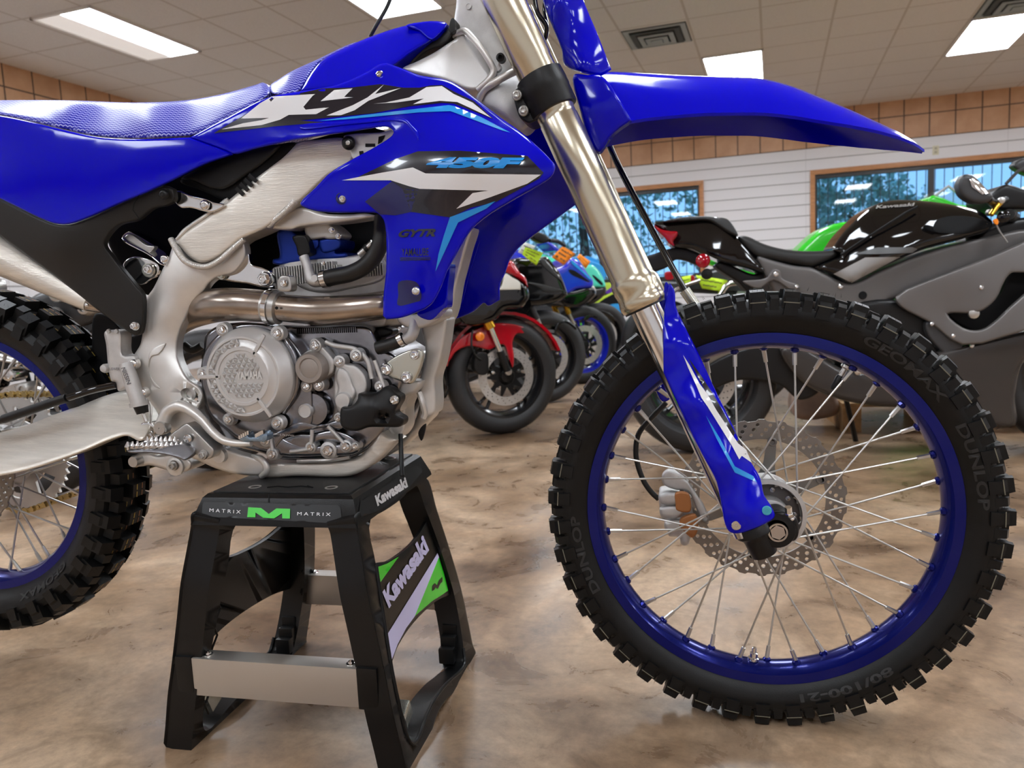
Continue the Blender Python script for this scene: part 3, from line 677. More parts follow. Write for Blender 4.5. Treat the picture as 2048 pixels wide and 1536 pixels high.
t.links.new(mixc(t, k_, (.002, .003, .36), (.36, .38, .78)), P_.inputs['Base Color']); bump_to(t, k_, .7, .001); P_.inputs['Roughness'].default_value = .3  # pale chevron lines paint the embossed vinyl's glints into its colour
seat = plate('seat', [(-160, 206), (0, 200.5), (137, 200.6), (273, 205), (376, 200), (444, 188), (513, 169), (526, 165), (538, 174), (540, 186, 1), (533, 194), (461, 236), (410, 262), (379, 272, 1), (273, 277), (198, 273), (137, 261), (68, 244), (0, 230), (-160, 212)],
      [(-160, 206, -.06), (0, 200, -.07), (200, 203, -.075), (376, 200, -.08), (526, 165, -.085), (0, 230, -.125), (137, 261, -.135), (273, 277, -.14), (379, 272, -.138), (461, 236, -.13), (533, 194, -.12), (137, 225, -.115), (300, 240, -.122), (450, 210, -.11)], .24, SEATM, BK, edge=.011, gs=9)
tag(seat, 'blue seat with chevron grip pattern, its silvery glints painted on')
nose = plate('seat_nose', [(540, 171), (560, 157), (581, 143.5), (632, 120), (700, 88), (716, 84), (700, 96), (640, 124), (625, 140), (612, 161), (600, 181, 1), (588, 186), (547, 188), (541, 182)],
      [(540, 171, -.085), (632, 120, -.07), (700, 88, -.065), (547, 188, -.115), (600, 181, -.115), (612, 161, -.105), (581, 160, -.10)], .2, SEATM, BK, edge=.007, gs=8)
# ---- tank cover, black seal under it, number plate area
plate('tank_cover', [(600, 182, 1), (620.5, 147), (644, 120), (696, 92), (764, 65), (812, 51), (873, 42), (894, 48), (899, 55), (890.5, 68), (867, 80), (819, 109), (805, 120), (775, 140), (740, 160), (690, 176)],
      [(603, 181, -.118), (644, 120, -.09), (764, 65, -.06), (873, 42, -.05), (899, 60, -.055), (819, 109, -.09), (740, 150, -.11), (690, 172, -.117), (720, 110, -.088), (800, 80, -.075)], .16, BLUE, BK, edge=.008, gs=12)
plate('tank_cover_lip', [(812, 51), (873, 42), (894, 48), (866, 79), (858, 78), (838, 62)], [(812, 51, -.071), (873, 42, -.061), (894, 48, -.062), (866, 79, -.078), (838, 62, -.07)], .012, BLUE, BK, edge=.004, gs=10)
plate('rubber_trim', [(800, 122), (867, 79), (893, 60), (903, 42), (911, 40), (908, 62), (895, 85), (850, 106), (825, 130), (812, 142)], -.062, .1, HOSE, BK, edge=.005)
plate('cable_tab', [(902, 38), (907, 36), (909, 62), (903, 66), (898, 58)], -.075, .01, BLACK, BK, edge=.001)
stube('cable', [(740, 74, -.02), (752, 52, -.02), (775, 12, -.01), (790, -30, 0)], 4, BLACK, BK)
# ---- right radiator shroud
sh = plate('radiator_shroud', [(379, 275, 1), (455, 235), (533, 196), (603, 182), (675, 169), (737, 142), (757, 129), (774, 126, 1), (805, 137), (839, 150), (894, 160), (921, 174), (949, 195), (1003, 236), (1037, 260), (1072, 290), (1102, 320), (1110, 331), (1108, 345), (1099, 357), (1027, 400), (976, 431), (942, 461), (918, 500), (895.5, 540), (881, 577), (866, 605), (851, 618, 1), (805, 635), (773, 639, 1), (766, 632, 1), (767, 591), (772, 542), (772, 469), (767, 440), (755, 427), (730, 425), (661, 425), (620, 419), (601, 409), (603, 402), (630, 376), (661, 345), (702, 320), (750, 294), (784, 271), (787, 263), (776, 254), (757, 254.6), (702, 263), (600, 278), (560, 286), (512, 297), (468, 308), (451, 301, 1)],
      [(379, 275, -.137), (533, 195, -.128), (603, 182, -.12), (757, 131, -.108), (894, 161, -.118), (1003, 236, -.145), (1107, 335, -.187), (1099, 357, -.187), (1027, 400, -.18), (942, 461, -.168), (895, 540, -.160), (851, 618, -.158), (770, 636, -.152), (770, 540, -.148), (766, 470, -.15), (700, 425, -.155), (602, 408, -.15), (700, 322, -.158), (787, 263, -.146), (600, 280, -.142), (451, 301, -.138), (940, 325, -.192), (1040, 333, -.194), (860, 330, -.18), (850, 420, -.172), (840, 520, -.17), (880, 240, -.155), (800, 190, -.135), (960, 370, -.184), (700, 230, -.138)], .006, BLUE, BK, edge=.0045, gs=13, st=7)
tag(sh, 'blue radiator shroud with white, black and cyan graphics')
# raised step round the upper opening
decal('shroud_graphic_black', Z1((1250, 780), (1290, 755), (1500, 632), (1562, 583), (1640, 566), (1755, 552)) + Z2((0, 545), (130, 517), (300, 512), (470, 492), (605, 513), (700, 513), (760, 500), (830, 497), (910, 540), (1020, 592), (1132, 697), (1060, 668), (900, 606), (830, 602), (640, 622), (430, 662), (155, 690), (0, 705)) + Z1((1900, 716), (1600, 740), (1500, 752), (1380, 765)), sh, NAVY, sh, off=.0007)
wm = [('shroud_graphic_white', Z1((1295, 757), (1420, 722), (1530, 703), (1575, 690), (1410, 694), (1520, 605), (1590, 565), (1845, 550), (1762, 608), (1795, 650), (1925, 628), (1850, 668), (1690, 672), (1640, 700), (1530, 732))),
      ('shroud_graphic_white', Z2((120, 592), (200, 527), (308, 517), (258, 567), (312, 570))), ('shroud_graphic_white', Z2((155, 676), (310, 615), (395, 570), (490, 495), (440, 550), (590, 515), (400, 590), (320, 645), (240, 674))),
      ('shroud_graphic_white', Z2((430, 607), (500, 600), (640, 570), (740, 510), (830, 503), (900, 550), (1010, 600), (1120, 690), (920, 597), (820, 590), (660, 610), (725, 577), (560, 600))),
      ('shroud_graphic_white', Z2((0, 606), (78, 556), (20, 625), (30, 642), (150, 630), (60, 660), (10, 656)))]
for n_, q in wm: decal(n_, q, sh, WHITE, sh, off=.0014)
decal('shroud_graphic_cyan', Z2((100, 708), (270, 686), (440, 665), (870, 615), (900, 620), (1060, 685), (1230, 775), (1180, 762), (880, 650), (690, 658), (440, 682), (270, 698)), sh, CYAN, sh, off=.0012)
decal('shroud_graphic_black', Z2((320, 1045), (480, 968), (560, 930), (690, 885), (940, 882), (1330, 912), (1425, 1010), (1400, 1045), (1150, 1180), (1000, 1215), (880, 1272), (650, 1240), (600, 1105), (530, 1056)), sh, NAVY, sh, off=.0007)
decal('shroud_graphic_dark_blue', Z2((380, 1180), (540, 1058), (600, 1105), (690, 1112), (650, 1240), (560, 1260), (470, 1255)), sh, DNAVY, sh, off=.0007)
decal('shroud_graphic_white', Z2((245, 1055), (480, 1010), (660, 980), (735, 1015), (1410, 1022), (1330, 1075), (1110, 1155), (915, 1222), (1010, 1130), (1105, 1115), (935, 1112), (700, 1105), (640, 1090), (530, 1055)), sh, WHITE, sh, off=.0014)
decal('shroud_graphic_cyan', [(900, 434), (991, 402), (973, 417), (916, 445), (871, 543), (877, 508), (888, 470)], sh, CYAN, sh, off=.0012)
text_px('model_number', '450F', (846, 336), (1030, 337), (866, 314), sh, CYAN, sh, bold=.07, off=.0022)
text_px('sponsor_letters', 'GYTR', (793, 475), (870, 473), (802, 459), sh, NAVY, sh, bold=.05)
text_px('sponsor_letters', 'YAMALUBE', (803, 512), (857, 511), (803, 497), sh, NAVY, sh, bold=.005)
for k in range(3): decal('sponsor_underline', [(800, 515 + 2.4 * k), (861, 514.3 + 2.4 * k), (861, 515.3 + 2.4 * k), (800, 516.2 + 2.4 * k)], sh, NAVY, sh)
mlathe('bolt_recess', (683, 397), -.1565, [(12, .0), (12, .001), (10.5, .0012), (9.5, .0003), (.01, .0003)], DNAVY, sh); bolt((685, 398), -.158, 7, sh)
bolt((760, 150), -.113, 8, sh); bolt((832, 582), -.172, 8.5, sh, 'button'); 
decal('bolt_pocket', Z4((1220, 590), (1350, 585), (1395, 640), (1395, 740), (1350, 755), (1210, 780), (1215, 700)), sh, DNAVY, sh, off=.0006, sm=4)
plate('upper_ridge', Z2((0, 735), (250, 712), (560, 693), (620, 700), (655, 735), (690, 775), (692, 820), (670, 780), (640, 745), (600, 715), (300, 728), (0, 755)), lambda X: LATS[sh.name](X) - .0025, .004, BLUE, sh, edge=.002, gs=10)
# lower inner deflector and left-hand shroud seen past the downtube
plate('shroud_deflector', [(900, 528), (896, 580), (893, 615), (888, 617), (861, 640), (834, 628), (851, 612), (866, 600), (884, 560)], -.12, .03, BLUE, BK, edge=.002)
plate('left_radiator_shroud', [(1041, 258), (1060, 246), (1090, 238), (1165, 300), (1195, 380), (1150, 410), (1109, 440), (1073.5, 466), (1036, 497), (1019, 520), (1010, 546), (1000, 568), (999, 600, 1), (976, 612), (968, 606), (947, 623), (905, 638), (901, 634), (906, 608), (919, 560), (930, 500), (942, 461), (1000, 400), (1060, 330)],
      [(1041, 258, .06), (1150, 410, .09), (1010, 546, .14), (905, 638, .16), (942, 461, .11), (1060, 330, .07), (1000, 600, .15)], .006, BLUE, BK, edge=.003, gs=14)
tube('shroud_seam', [MB.P(x, y, l) for x, y, l in ((1000, 428, .112), (960, 480, .118), (940, 540, .13), (925, 600, .145), (905, 634, .156))], .0012, BLUE, BK, n=6)
# ---- side panel, black cover, rear subframe
sp_ = plate('side_panel', [(-160, 214), (0, 231), (68, 245), (137, 262), (198, 274), (273, 278), (379, 275, 1), (451, 301, 1), (466, 309, 1), (410, 328), (342, 362), (290, 386), (239, 407), (171, 437), (137, 448), (116, 448), (92, 441), (0, 397), (-160, 322)],
      [(-160, 214, -.115), (0, 231, -.13), (200, 275, -.14), (379, 275, -.139), (466, 309, -.138), (290, 386, -.15), (116, 448, -.155), (-100, 340, -.145), (60, 340, -.15), (250, 330, -.148)], .006, BLUE, BK, edge=.004, gs=22)
plate('frame_side_cover', [(-160, 325), (0, 398), (92, 442), (116, 449), (137, 449), (171, 438), (239, 408), (290, 387), (328, 371), (348, 378, 1), (350, 400), (335, 410), (307, 417), (276, 440), (239, 450), (216, 473), (210, 490), (224, 511), (249, 542), (273, 571), (286, 588), (288, 627), (286, 652), (281, 667), (271, 671), (258, 664), (213, 633), (100, 546), (0, 473), (-160, 360)],
      [(-160, 325, -.13), (116, 449, -.15), (340, 385, -.135), (240, 450, -.135), (225, 520, -.13), (287, 630, -.12), (271, 671, -.12), (100, 546, -.125), (0, 473, -.13), (120, 500, -.145), (230, 600, -.125)], .012, CHAR, BK, edge=.005, gs=18)
bolt((328, 389), -.142, 9, BK, 'button', BLACK_M); bolt((270, 652), -.128, 8, BK)
tube('cover_seam', [MB.P(x, y, -.146) for x, y in ((279, 390), (268, 408), (266, 420), (279, 439))], .0007, SMOKE, BK, n=6)
plate('airbox', [(440, 318), (468, 308), (512, 298), (560, 288), (592, 286), (566, 325), (525, 362), (470, 398), (450, 400), (400, 380), (360, 362)], -.105, .15, SMOKE, BK, edge=.006)
plate('airbox_panel', Z1((1060, 1045), (1250, 960), (1450, 880), (1640, 850), (1600, 905), (1440, 1030), (1310, 1110), (1240, 1105), (1130, 1060)), -.112, .02, BLACK, BK, edge=.006)
g = G()
for k in range(4):
    a = MB.P(480 + k * 8.5, 383 - k * 9, -.114); g_box(g, a, .006, .004, .016, ax=(norm([.7, 0, .7]), MB.L, norm([-.7, 0, .7])))
g.build('air_cut_letters', BLACK_M, BK, smooth=False)
plate('engine_bay_shade_fill', [(215, 470), (262, 425), (290, 384), (345, 352), (410, 322), (470, 306), (600, 284), (770, 262), (772, 470), (770, 600), (640, 610), (450, 580), (400, 590), (345, 560), (300, 590), (286, 585), (240, 530)], .0, .06, SMOKE, BK, edge=.004)  # dark sheet added to stand for the shade behind the spar
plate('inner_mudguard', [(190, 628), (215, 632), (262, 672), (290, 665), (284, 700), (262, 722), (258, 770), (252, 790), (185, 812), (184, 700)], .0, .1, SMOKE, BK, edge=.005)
plate('subframe_bracket', Z1((1025, 1120), (1060, 1118), (1115, 1140), (1200, 1160), (1250, 1180), (1320, 1200), (1250, 1242), (1200, 1238), (1110, 1217), (1060, 1217), (1025, 1180)), -.118, .02, CHROME, BK, edge=.003); bolt((410, 410), -.122, 9, BK, 'button')
plate('subframe_strut', Z3((230, 178), (285, 192), (470, 292), (560, 355), (565, 440), (515, 455), (400, 372), (178, 236)), [(245, 464, -.10), (330, 520, -.105), (300, 500, -.103)], .03, CHROME, BK, edge=.005); bolt((329.5, 518), -.108, 8, BK, 'button')
plate('subframe_strut_face', Z3((240, 195), (380, 285), (450, 300), (400, 350), (200, 235)), -.109, .01, STEEL, BK, edge=.002)
plate('shock_mount_plate', Z3((262, 385), (420, 410), (485, 460), (470, 535), (415, 565), (330, 612), (190, 450)), -.092, .006, CHROME, BK, edge=.002)
mlathe('washer', (298.5, 540.5), -.094, [(14, 0), (14, .003), (8, .003), (8, .002), (.01, .002)], ZINC, BK); bolt((298, 539), -.098, 9, BK)
# ---- silencer
def cone(name, a, b, ra, rb, m, parent, n=28): return tube(name, [MB.P(*a), MB.P(*b)], [ra / pm(*a), rb / pm(*b)], m, parent, n=n)
cone('silencer', (-170, 418, -.11), (182, 606, -.105), 62, 19, ALU_B, BK); bolt((173, 610), -.118, 4, BK, 'button')
stube('mid_pipe', [(180, 605, -.105), (205, 613, -.1), (240, 625, -.08), (300, 640, -.06)], [18, 13, 13, 13], TI, BK)
# ---- exhaust header
stube('header_pipe', [(330, 655, .0), (372, 628, -.04), (430, 611, -.085), (480, 609, -.103), (540, 613, -.105)], [32, 33, 34, 33, 32], TI, BK, n=24)
stube('header_pipe', [(556, 615, -.105), (600, 619, -.105), (650, 621, -.106), (720, 616, -.1), (780, 608, -.08), (830, 600, -.03), (850, 590, .03)], [27, 28, 29, 28, 28, 28, 28], TI, BK, n=24)
a, b = MB.P(533, 612, -.105), MB.P(566, 617, -.105); u = norm(b - a)
lathe('pipe_joint', a, u, [(.0265, 0), (.028, .004), (.028, .012), (.0268, .012), (.0268, .024), (.0225, .026)], STEEL, BK); lathe('pipe_clamp', a + u * .005, u, [(.0284, 0), (.0294, 0), (.0294, .008), (.0284, .008)], CHROME, BK, closed=True)
plate('clamp_lug', Z4((245, 545), (315, 540), (330, 560), (335, 660), (232, 655)), -.133, .02, STEEL, BK, edge=.003); bolt((567, 566), -.136, 7.5, BK); bolt((553, 616), -.1345, 3, BK, 'cs', SMOKE)
# ---- frame
plate('upper_spar', [(598, 284), (640, 279), (683, 276), (702, 284), (712, 300), (700, 330), (661, 350), (600, 403), (564, 430), (533, 456), (493, 474), (480, 480), (455, 500), (432, 517), (405, 526), (384, 518), (366, 500), (356, 485), (362, 471), (410, 437), (454, 403), (512, 355), (560, 315)],
      [(600, 284, -.105), (700, 290, -.10), (600, 400, -.105), (405, 520, -.112), (360, 480, -.11), (500, 420, -.114), (520, 350, -.108)], .05, ALU_B, BK, edge=.007, gs=20)
stube('weld_bead', [(342, 478, -.107), (352, 497, -.112), (368, 520, -.114), (390, 531, -.114), (415, 533, -.114), (440, 520, -.113), (465, 498, -.11), (488, 478, -.108)], 6, ALU, BK, n=10)
stube('weld_bead', [(353, 479, -.107), (382, 452, -.108), (415, 430, -.108), (456, 398, -.106)], 3.2, ALU, BK, n=8)
stube('weld_bead', [(536, 452, -.104), (552, 438, -.106), (570, 423, -.108), (590, 402, -.108)], 6.5, ALU, BK, n=10)
g = G()
for seq, r in (([(342, 478, -.107), (352, 497, -.112), (368, 520, -.114), (390, 531, -.114), (415, 533, -.114), (440, 520, -.113), (465, 498, -.11), (488, 478, -.108)], 6.6), ([(536, 452, -.104), (552, 438, -.106), (570, 423, -.108), (590, 402, -.108)], 7)):
    S_ = spline3(path(MB, seq), 10); seg = np.r_[0, np.cumsum(np.linalg.norm(np.diff(S_, axis=0), axis=1))]
    for d in np.arange(.002, seg[-1], .0026):
        p = np.array([np.interp(d, seg, S_[:, i]) for i in range(3)]); q = np.array([np.interp(d + .001, seg, S_[:, i]) for i in range(3)]); u = norm(q - p); g_lathe(g, p, u, [(r / 1330, -.0007), (r / 1330 * 1.06, 0), (r / 1330, .0007)], 12)
    g.build('weld_ripples', ALU, BK); g = G()
plate('casting_flange', [(350, 484), (362, 462), (385, 444), (418, 422), (440, 405), (452, 397), (459, 404), (430, 425), (395, 452), (372, 472), (358, 490)], -.1075, .03, ALU, BK, edge=.003)
plate('frame_cross_tube', Z1((1640, 1270), (1760, 1215), (1900, 1250), (2048, 1255)) + Z2((390, 1250), (440, 1265), (330, 1290), (0, 1330)) + Z1((1700, 1345), (1580, 1330)), -.09, .04, ALU, BK, edge=.006)
plate('spar_end_tab', Z2((255, 800), (300, 785), (470, 775), (548, 762), (550, 790), (490, 840), (410, 890), (320, 938), (290, 880)), -.118, .006, COVER, BK, edge=.002); bolt((697, 286), -.125, 13, BK, 'button', BLACK_M); bolt((697, 286), -.129, 6, BK, 'button', STEEL)
for q in (((382, 840), (440, 840), (440, 858), (382, 860)), ((345, 885), (370, 882), (375, 905), (350, 915)), ((460, 800), (500, 790), (480, 830), (455, 845))): decal('tab_slot', Z2(*q), -.118, SMOKE, BK, off=.001)
main = plate('main_casting', [(352, 482), (337, 517), (327, 535), (307, 576), (296, 592), (289, 612), (292, 630), (287, 652), (281, 688), (268, 710), (261, 725), (270, 741), (281, 777), (297, 800), (312, 821), (325, 845), (345, 870), (376, 911), (400, 922), (430, 936), (468, 947), (503, 951), (520, 949), (530, 936), (524, 924), (508, 915), (468, 903), (440, 890), (424, 870), (410, 845), (399, 818), (404, 805), (408, 790), (400, 773), (378, 757), (366, 737), (357, 713), (356, 688), (361, 664), (371, 640), (381, 620), (393, 600), (407, 583), (420, 566), (434, 556), (470, 545), (492, 510), (484, 480), (440, 516), (405, 528), (378, 520)],
      [(352, 482, -.103), (300, 600, -.10), (268, 715, -.10), (300, 800, -.105), (376, 900, -.11), (500, 935, -.10), (405, 800, -.11), (357, 700, -.098), (380, 620, -.095), (430, 550, -.10), (325, 620, -.112), (312, 720, -.114), (345, 790, -.12), (350, 560, -.112), (400, 880, -.115)], .02, ALU, BK, edge=.006, gs=14, holes=[Z5((690, 560), (760, 570), (800, 610), (795, 660), (740, 670), (680, 640), (660, 590))])
plate('casting_pocket_rim', Z5((400, 285), (440, 230), (540, 190), (480, 280), (420, 300), (400, 400), (425, 480), (495, 560), (445, 545), (405, 440)), lambda X: LATS[main.name](X) - .0025, .004, ALU, BK, edge=.002)
mlathe('pivot_axle', (381, 787), -.10, [(14, 0), (14, .003), (8, .004), (7, .001), (.01, .001)], STEEL, BK)
plate('lower_cradle_rail', [(515, 924), (540, 925, 1), (600, 925), (660, 923), (700, 919), (720, 911), (744, 887), (762, 862), (778, 872), (800, 880), (790, 886), (768, 909), (744, 931), (707, 950), (671, 954), (600, 952), (515, 951)], -.085, .04, ALU_B, BK, edge=.008)
stube('weld_bead', [(507, 914, -.088), (522, 918, -.1), (532, 930, -.102), (533, 944, -.1), (524, 951, -.09)], 6.5, ALU, BK, n=10)
stube('weld_bead', [(595, 922, -.088), (620, 921, -.09), (660, 920, -.09), (700, 914, -.088)], 4, ALU, BK, n=8)
plate('far_cradle_rail', [(842, 790), (838, 815), (828, 845), (800, 880), (770, 905), (745, 925), (770, 915), (810, 890), (850, 850), (868, 828), (860, 800)], .055, .04, ALU_B, BK, edge=.008)
plate('downtube', [(845, 640), (893, 636), (893, 655), (881, 725), (871, 757), (872, 811), (868, 828), (852, 836, 1), (842, 820), (837, 787), (841, 768), (830, 780), (812, 815), (812, 842), (810, 860), (794, 879), (777, 873), (772, 858), (790, 830), (800, 800), (800, 784), (804, 768), (835, 762), (844, 745), (851, 700), (846, 670)], -.05, .05, ALU, BK, edge=.006, gs=12)
plate('downtube_upper', [(900, 520), (925, 470), (944, 455), (932, 500), (916, 560), (893, 645), (850, 650), (850, 630), (880, 620), (896, 560)], -.03, .05, ALU, BK, edge=.006)
stube('weld_bead', [(838, 785, -.05), (845, 805, -.053), (850, 825, -.05), (846, 836, -.05)], 6, ALU, BK, n=8); stube('weld_bead', [(776, 858, -.052), (784, 870, -.055), (796, 878, -.052)], 6, ALU, BK, n=8)
plate('downtube_fin', Z6((1440, 850), (1405, 990), (1378, 930), (1400, 880)), -.02, .004, BLACK, BK, edge=.001)
plate('steering_head', [(920, -30), (912, 15), (907, 60), (912, 80), (930, 110), (980, 150), (1003, 164), (1040, 190), (1062, 215), (1060, 130), (1020, 40), (990, -30)], -.035, .08, CAST, BK, edge=.008); mlathe('core_mark', (937, 13), -.037, [(6, 0), (6, .001), (5.2, .001), (5.2, .0002), (.01, .0002)], CAST, BK)
plate('upper_spar_front', [(805, 138), (836, 122), (867, 106), (908, 79), (928, 66), (950, 84), (970, 108), (986, 140), (976, 168), (942, 181), (890, 162)], [(805, 138, -.09), (928, 66, -.055), (980, 150, -.06), (890, 162, -.085), (900, 110, -.075)], .06, COVER, BK, edge=.006)
stube('weld_bead', [(908, 72, -.05), (928, 62, -.06), (944, 74, -.066), (962, 96, -.07), (980, 124, -.07), (987, 143, -.068), (975, 162, -.07), (955, 180, -.068)], 7, ALU, BK, n=10)
plate('head_gusset', [(960, 200), (978, 168), (1027, 144), (1054, 185), (1068, 235), (1045, 262), (1010, 240)], [(960, 200, -.06), (1027, 144, -.05), (1060, 240, -.055), (1000, 200, -.075)], .05, CAST, BK, edge=.01)
stube('weld_bead', [(955, 205, -.06), (968, 180, -.066), (990, 164, -.07), (1015, 150, -.066), (1032, 142, -.06)], 8, ALU, BK, n=10)
mlathe('head_bolt', (1004, 119), -.06, [(9, 0), (9, .012), (5, .013), (5, .006), (.01, .006)], BLACK_M, BK); mlathe('head_boss', (996, 137), -.05, [(9, 0), (9, .01), (4, .011), (.01, .011)], CAST, BK)
# ---- steering: fork, clamp, guard, fender
A0, A1 = MB.P(1289, 613, -.095), MB.P(980, -60, -.095); fu = norm(A1 - A0); hh = np.linalg.norm(A1 - A0)
def fk(x, y): return float((MB.P(x, y, -.095) - A0) @ fu)
lathe('fork_outer_tube', A0, fu, [(.024, .0), (.0315, .0), (.0335, .003), (.0345, .006), (.0345, .012), (.0335, .015), (.0328, .019), (.0328, .026), (.0338, .031), (.0338, .040), (.0325, .045), (.0308, .050), (.0308, fk(1215, 450)), (.0296, fk(1170, 360)), (.0292, fk(1110, 245)), (.0284, fk(1109, 243)), (.0284, fk(1105, 232)), (.0292, fk(1104, 230)), (.0292, fk(1058, 130)), (.0300, fk(1057, 128)), (.0306, hh)], GOLDF, BK, n=64)
lathe('fork_seal', A0, fu, [(.024, -.003), (.031, -.003), (.031, .001), (.024, .001)], BLACK_M, BK, n=48)
E_ = MB.P(1505, 1078, -.095); lathe('fork_inner_tube', A0, -fu, [(.0225, -.05), (.0225, float((A0 - E_) @ fu) - .012)], CHROME, BK, n=48)
lathe('fork_clamp', A0, fu, [(.0296, fk(1112, 222)), (.0345, fk(1112, 221)), (.0355, fk(1111, 217)), (.0355, fk(1097, 188)), (.0362, fk(1096, 186)), (.0362, fk(1090, 172)), (.0350, fk(1080, 152)), (.0296, fk(1079, 151))], BLACK, BK, n=48)
plate('clamp_ear', Z2((1250, 540), (1275, 515), (1330, 505), (1420, 560), (1440, 680), (1385, 705), (1340, 722), (1290, 692), (1262, 620)), -.108, .05, BLACK, BK, edge=.004)
for q in ((1034.5, 190.5), (1047.5, 221.5)): bolt(q, -.112, 10.5, BK, m=STEEL)
Af0, Af1 = A0 * [1, -1, 1], A1 * [1, -1, 1]
lathe('left_fork_tube', Af0, fu, [(.024, 0), (.034, .0), (.034, .04), (.0295, .05), (.0295, hh)], GOLDF, BK, n=32); lathe('left_fork_inner_tube', Af0, -fu, [(.024, -.02), (.024, .38)], CHROME, BK, n=24)
gd = plate('fork_guard', [(1339.5, 565, 1), (1349, 581), (1352, 613), (1369, 651), (1397.5, 708), (1433, 785), (1464, 848), (1482, 887), (1503, 926), (1520.6, 957), (1528, 989), (1545, 1017), (1549, 1033), (1535, 1045), (1482, 1066), (1464, 1066), (1453, 1056), (1441, 1000), (1433, 964), (1405, 910), (1376, 852), (1327, 745, 1), (1326.5, 665), (1330, 610)],
      [(1326, 665, -.119), (1330, 745, -.12), (1376, 852, -.12), (1437, 980, -.12), (1455, 1060, -.118), (1549, 1033, -.116), (1503, 926, -.108), (1433, 785, -.106), (1369, 651, -.106), (1340, 566, -.112), (1347, 680, -.124), (1395, 810, -.133), (1450, 930, -.136), (1490, 1030, -.134)], .004, BLUE, BK, edge=.0035, gs=12)
tag(gd, 'blue fork guard with white and cyan flash')
decal('guard_graphic_black', Z9((900, 440), (985, 560), (1060, 680), (1110, 770), (1190, 905), (1262, 1040), (1215, 1000), (1140, 870), (1060, 740), (980, 600)), gd, NAVY, gd, off=.0006)
decal('guard_graphic_white', Z9((870, 425), (905, 480), (965, 590), (1010, 650), (1060, 740), (1100, 800), (1150, 880), (1185, 930), (1230, 965), (1262, 1040), (1205, 1000), (1190, 1020), (1150, 945), (1060, 800), (1010, 720), (975, 670), (950, 610), (900, 500)), gd, WHITE, gd, off=.0012)
decal('guard_graphic_cyan', Z9((1000, 770), (1080, 900), (1165, 1060), (1270, 1115), (1290, 1150), (1165, 1095), (1060, 900)), gd, CYAN, gd, off=.001)
bolt((1533.5, 1021), -.125, 10, gd, 'cs', mat('cyan_anodised_bolt', (.1, .55, .75), .25, .5)); bolt((1472.5, 1051), -.127, 10, gd, 'cs', CHROME)
plate('guard_inner_lip', Z9((705, 165), (752, 105), (772, 12), (792, 30), (770, 130), (762, 330), (745, 330)), -.085, .004, BLUE, BK, edge=.001)
plate('left_fork_guard', Z9((630, 345), (608, 390), (690, 560), (752, 690), (792, 680), (790, 600), (700, 420)), .05, .006, BLUE, BK, edge=.002)
c = MB.P(1512, 1070, -.095); lathe('fork_lug', c + fu * .022, -fu, [(.024, 0), (.027, .004), (.0275, .018), (.0215, .024), (.0205, .028), (.0195, .052), (.018, .054), (.001, .054)], BLACK, BK)
plate('axle_clamp', Z7((1130, 960), (1160, 900), (1230, 890), (1300, 930), (1355, 960), (1365, 1080), (1340, 1120), (1290, 1130), (1220, 1165), (1140, 1150), (1100, 1080)), -.105, .035, BLACK, BK, edge=.005)
mlathe('axle_clamp_ring', (1553, 1060), -.105, [(36, -.02), (36, 0), (34, .004), (22, .005), (21, .0)], BLACK, BK)
g = G(); c = MB.P(1555, 1063, -.105); k = pm(1555, 1063, -.105)
g_lathe(g, c, -MB.L, [(20 / k, -.01), (20 / k, .004), (18.5 / k, .006), (15 / k, .006), (14.5 / k, -.01)], 36, closed=True); g_lathe(g, c, -MB.L, [(14.6 / k, .0055), (13.4 / k, -.004), (.0001, -.004)], 6, ph=.2); g.build('axle_end', CHROME, BK)
c = MB.P(1578, 1035, -.10); g_bolt(G(), c, norm([-.1, -.3, 1]), .0085).build('pinch_bolt', CHROME, BK); lathe('pinch_stud', c, norm([-.1, -.3, 1]), [(.005, .006), (.005, .018)], CHROME, BK, n=6)
# fender
crown = [(1150, 152), (1205, 140), (1280, 142), (1345, 146), (1410, 148.5), (1470, 151), (1530, 155), (1590, 171), (1640, 191), (1700, 216), (1760, 243), (1805, 264), (1835, 282), (1850, 296)]
edge_ = [(1180, 262), (1225, 250), (1281, 238), (1345, 231), (1410, 226), (1470, 225), (1530, 225.5), (1590, 232), (1637, 240), (1700, 250), (1755, 261), (1800, 274), (1830, 286), (1849, 299)]
hws = [.065, .068, .072, .074, .076, .077, .077, .076, .073, .068, .058, .042, .025, .006]
def lerpP(a, n): a = np.array(a, float); i = np.linspace(0, len(a) - 1, n); return np.c_[np.interp(i, range(len(a)), a[:, 0]), np.interp(i, range(len(a)), a[:, 1])]
n = 53; CR_, ED_ = spline([(*q,) for q in crown], 4, False), spline([(*q,) for q in edge_], 4, False); HW = np.interp(np.linspace(0, 13, len(CR_)), range(14), hws); V = []; nr = 15
for (cx, cy), (ex, ey), hw in zip(CR_, ED_, HW):
    c0 = MB.P(cx, cy, -.012); e0 = MB.P(ex, ey, -hw); top = c0[2]; row = []
    for j in range(nr):
        u = -1 + 2 * j / (nr - 1); au = abs(u); f_ = au ** 2.6 * .75 + .25 * au ** 1.2 if hw > .03 else au ** 2
        x_ = c0[0] + (e0[0] - c0[0]) * au; z_ = top + (e0[2] - top) * f_; row.append((x_, u * hw, z_))
    V.append(row)
N_ = len(V); VV = [p for r in V for p in r]; VI = [(x, y * .97, z - .004) for r in V for (x, y, z) in r]; m_ = nr
Fc = [(i * m_ + j, i * m_ + j + 1, (i + 1) * m_ + j + 1, (i + 1) * m_ + j) for i in range(N_ - 1) for j in range(m_ - 1)]; o_ = N_ * m_
Fc += [(o_ + a, o_ + d, o_ + c, o_ + b) for a, b, c, d in Fc[:]]
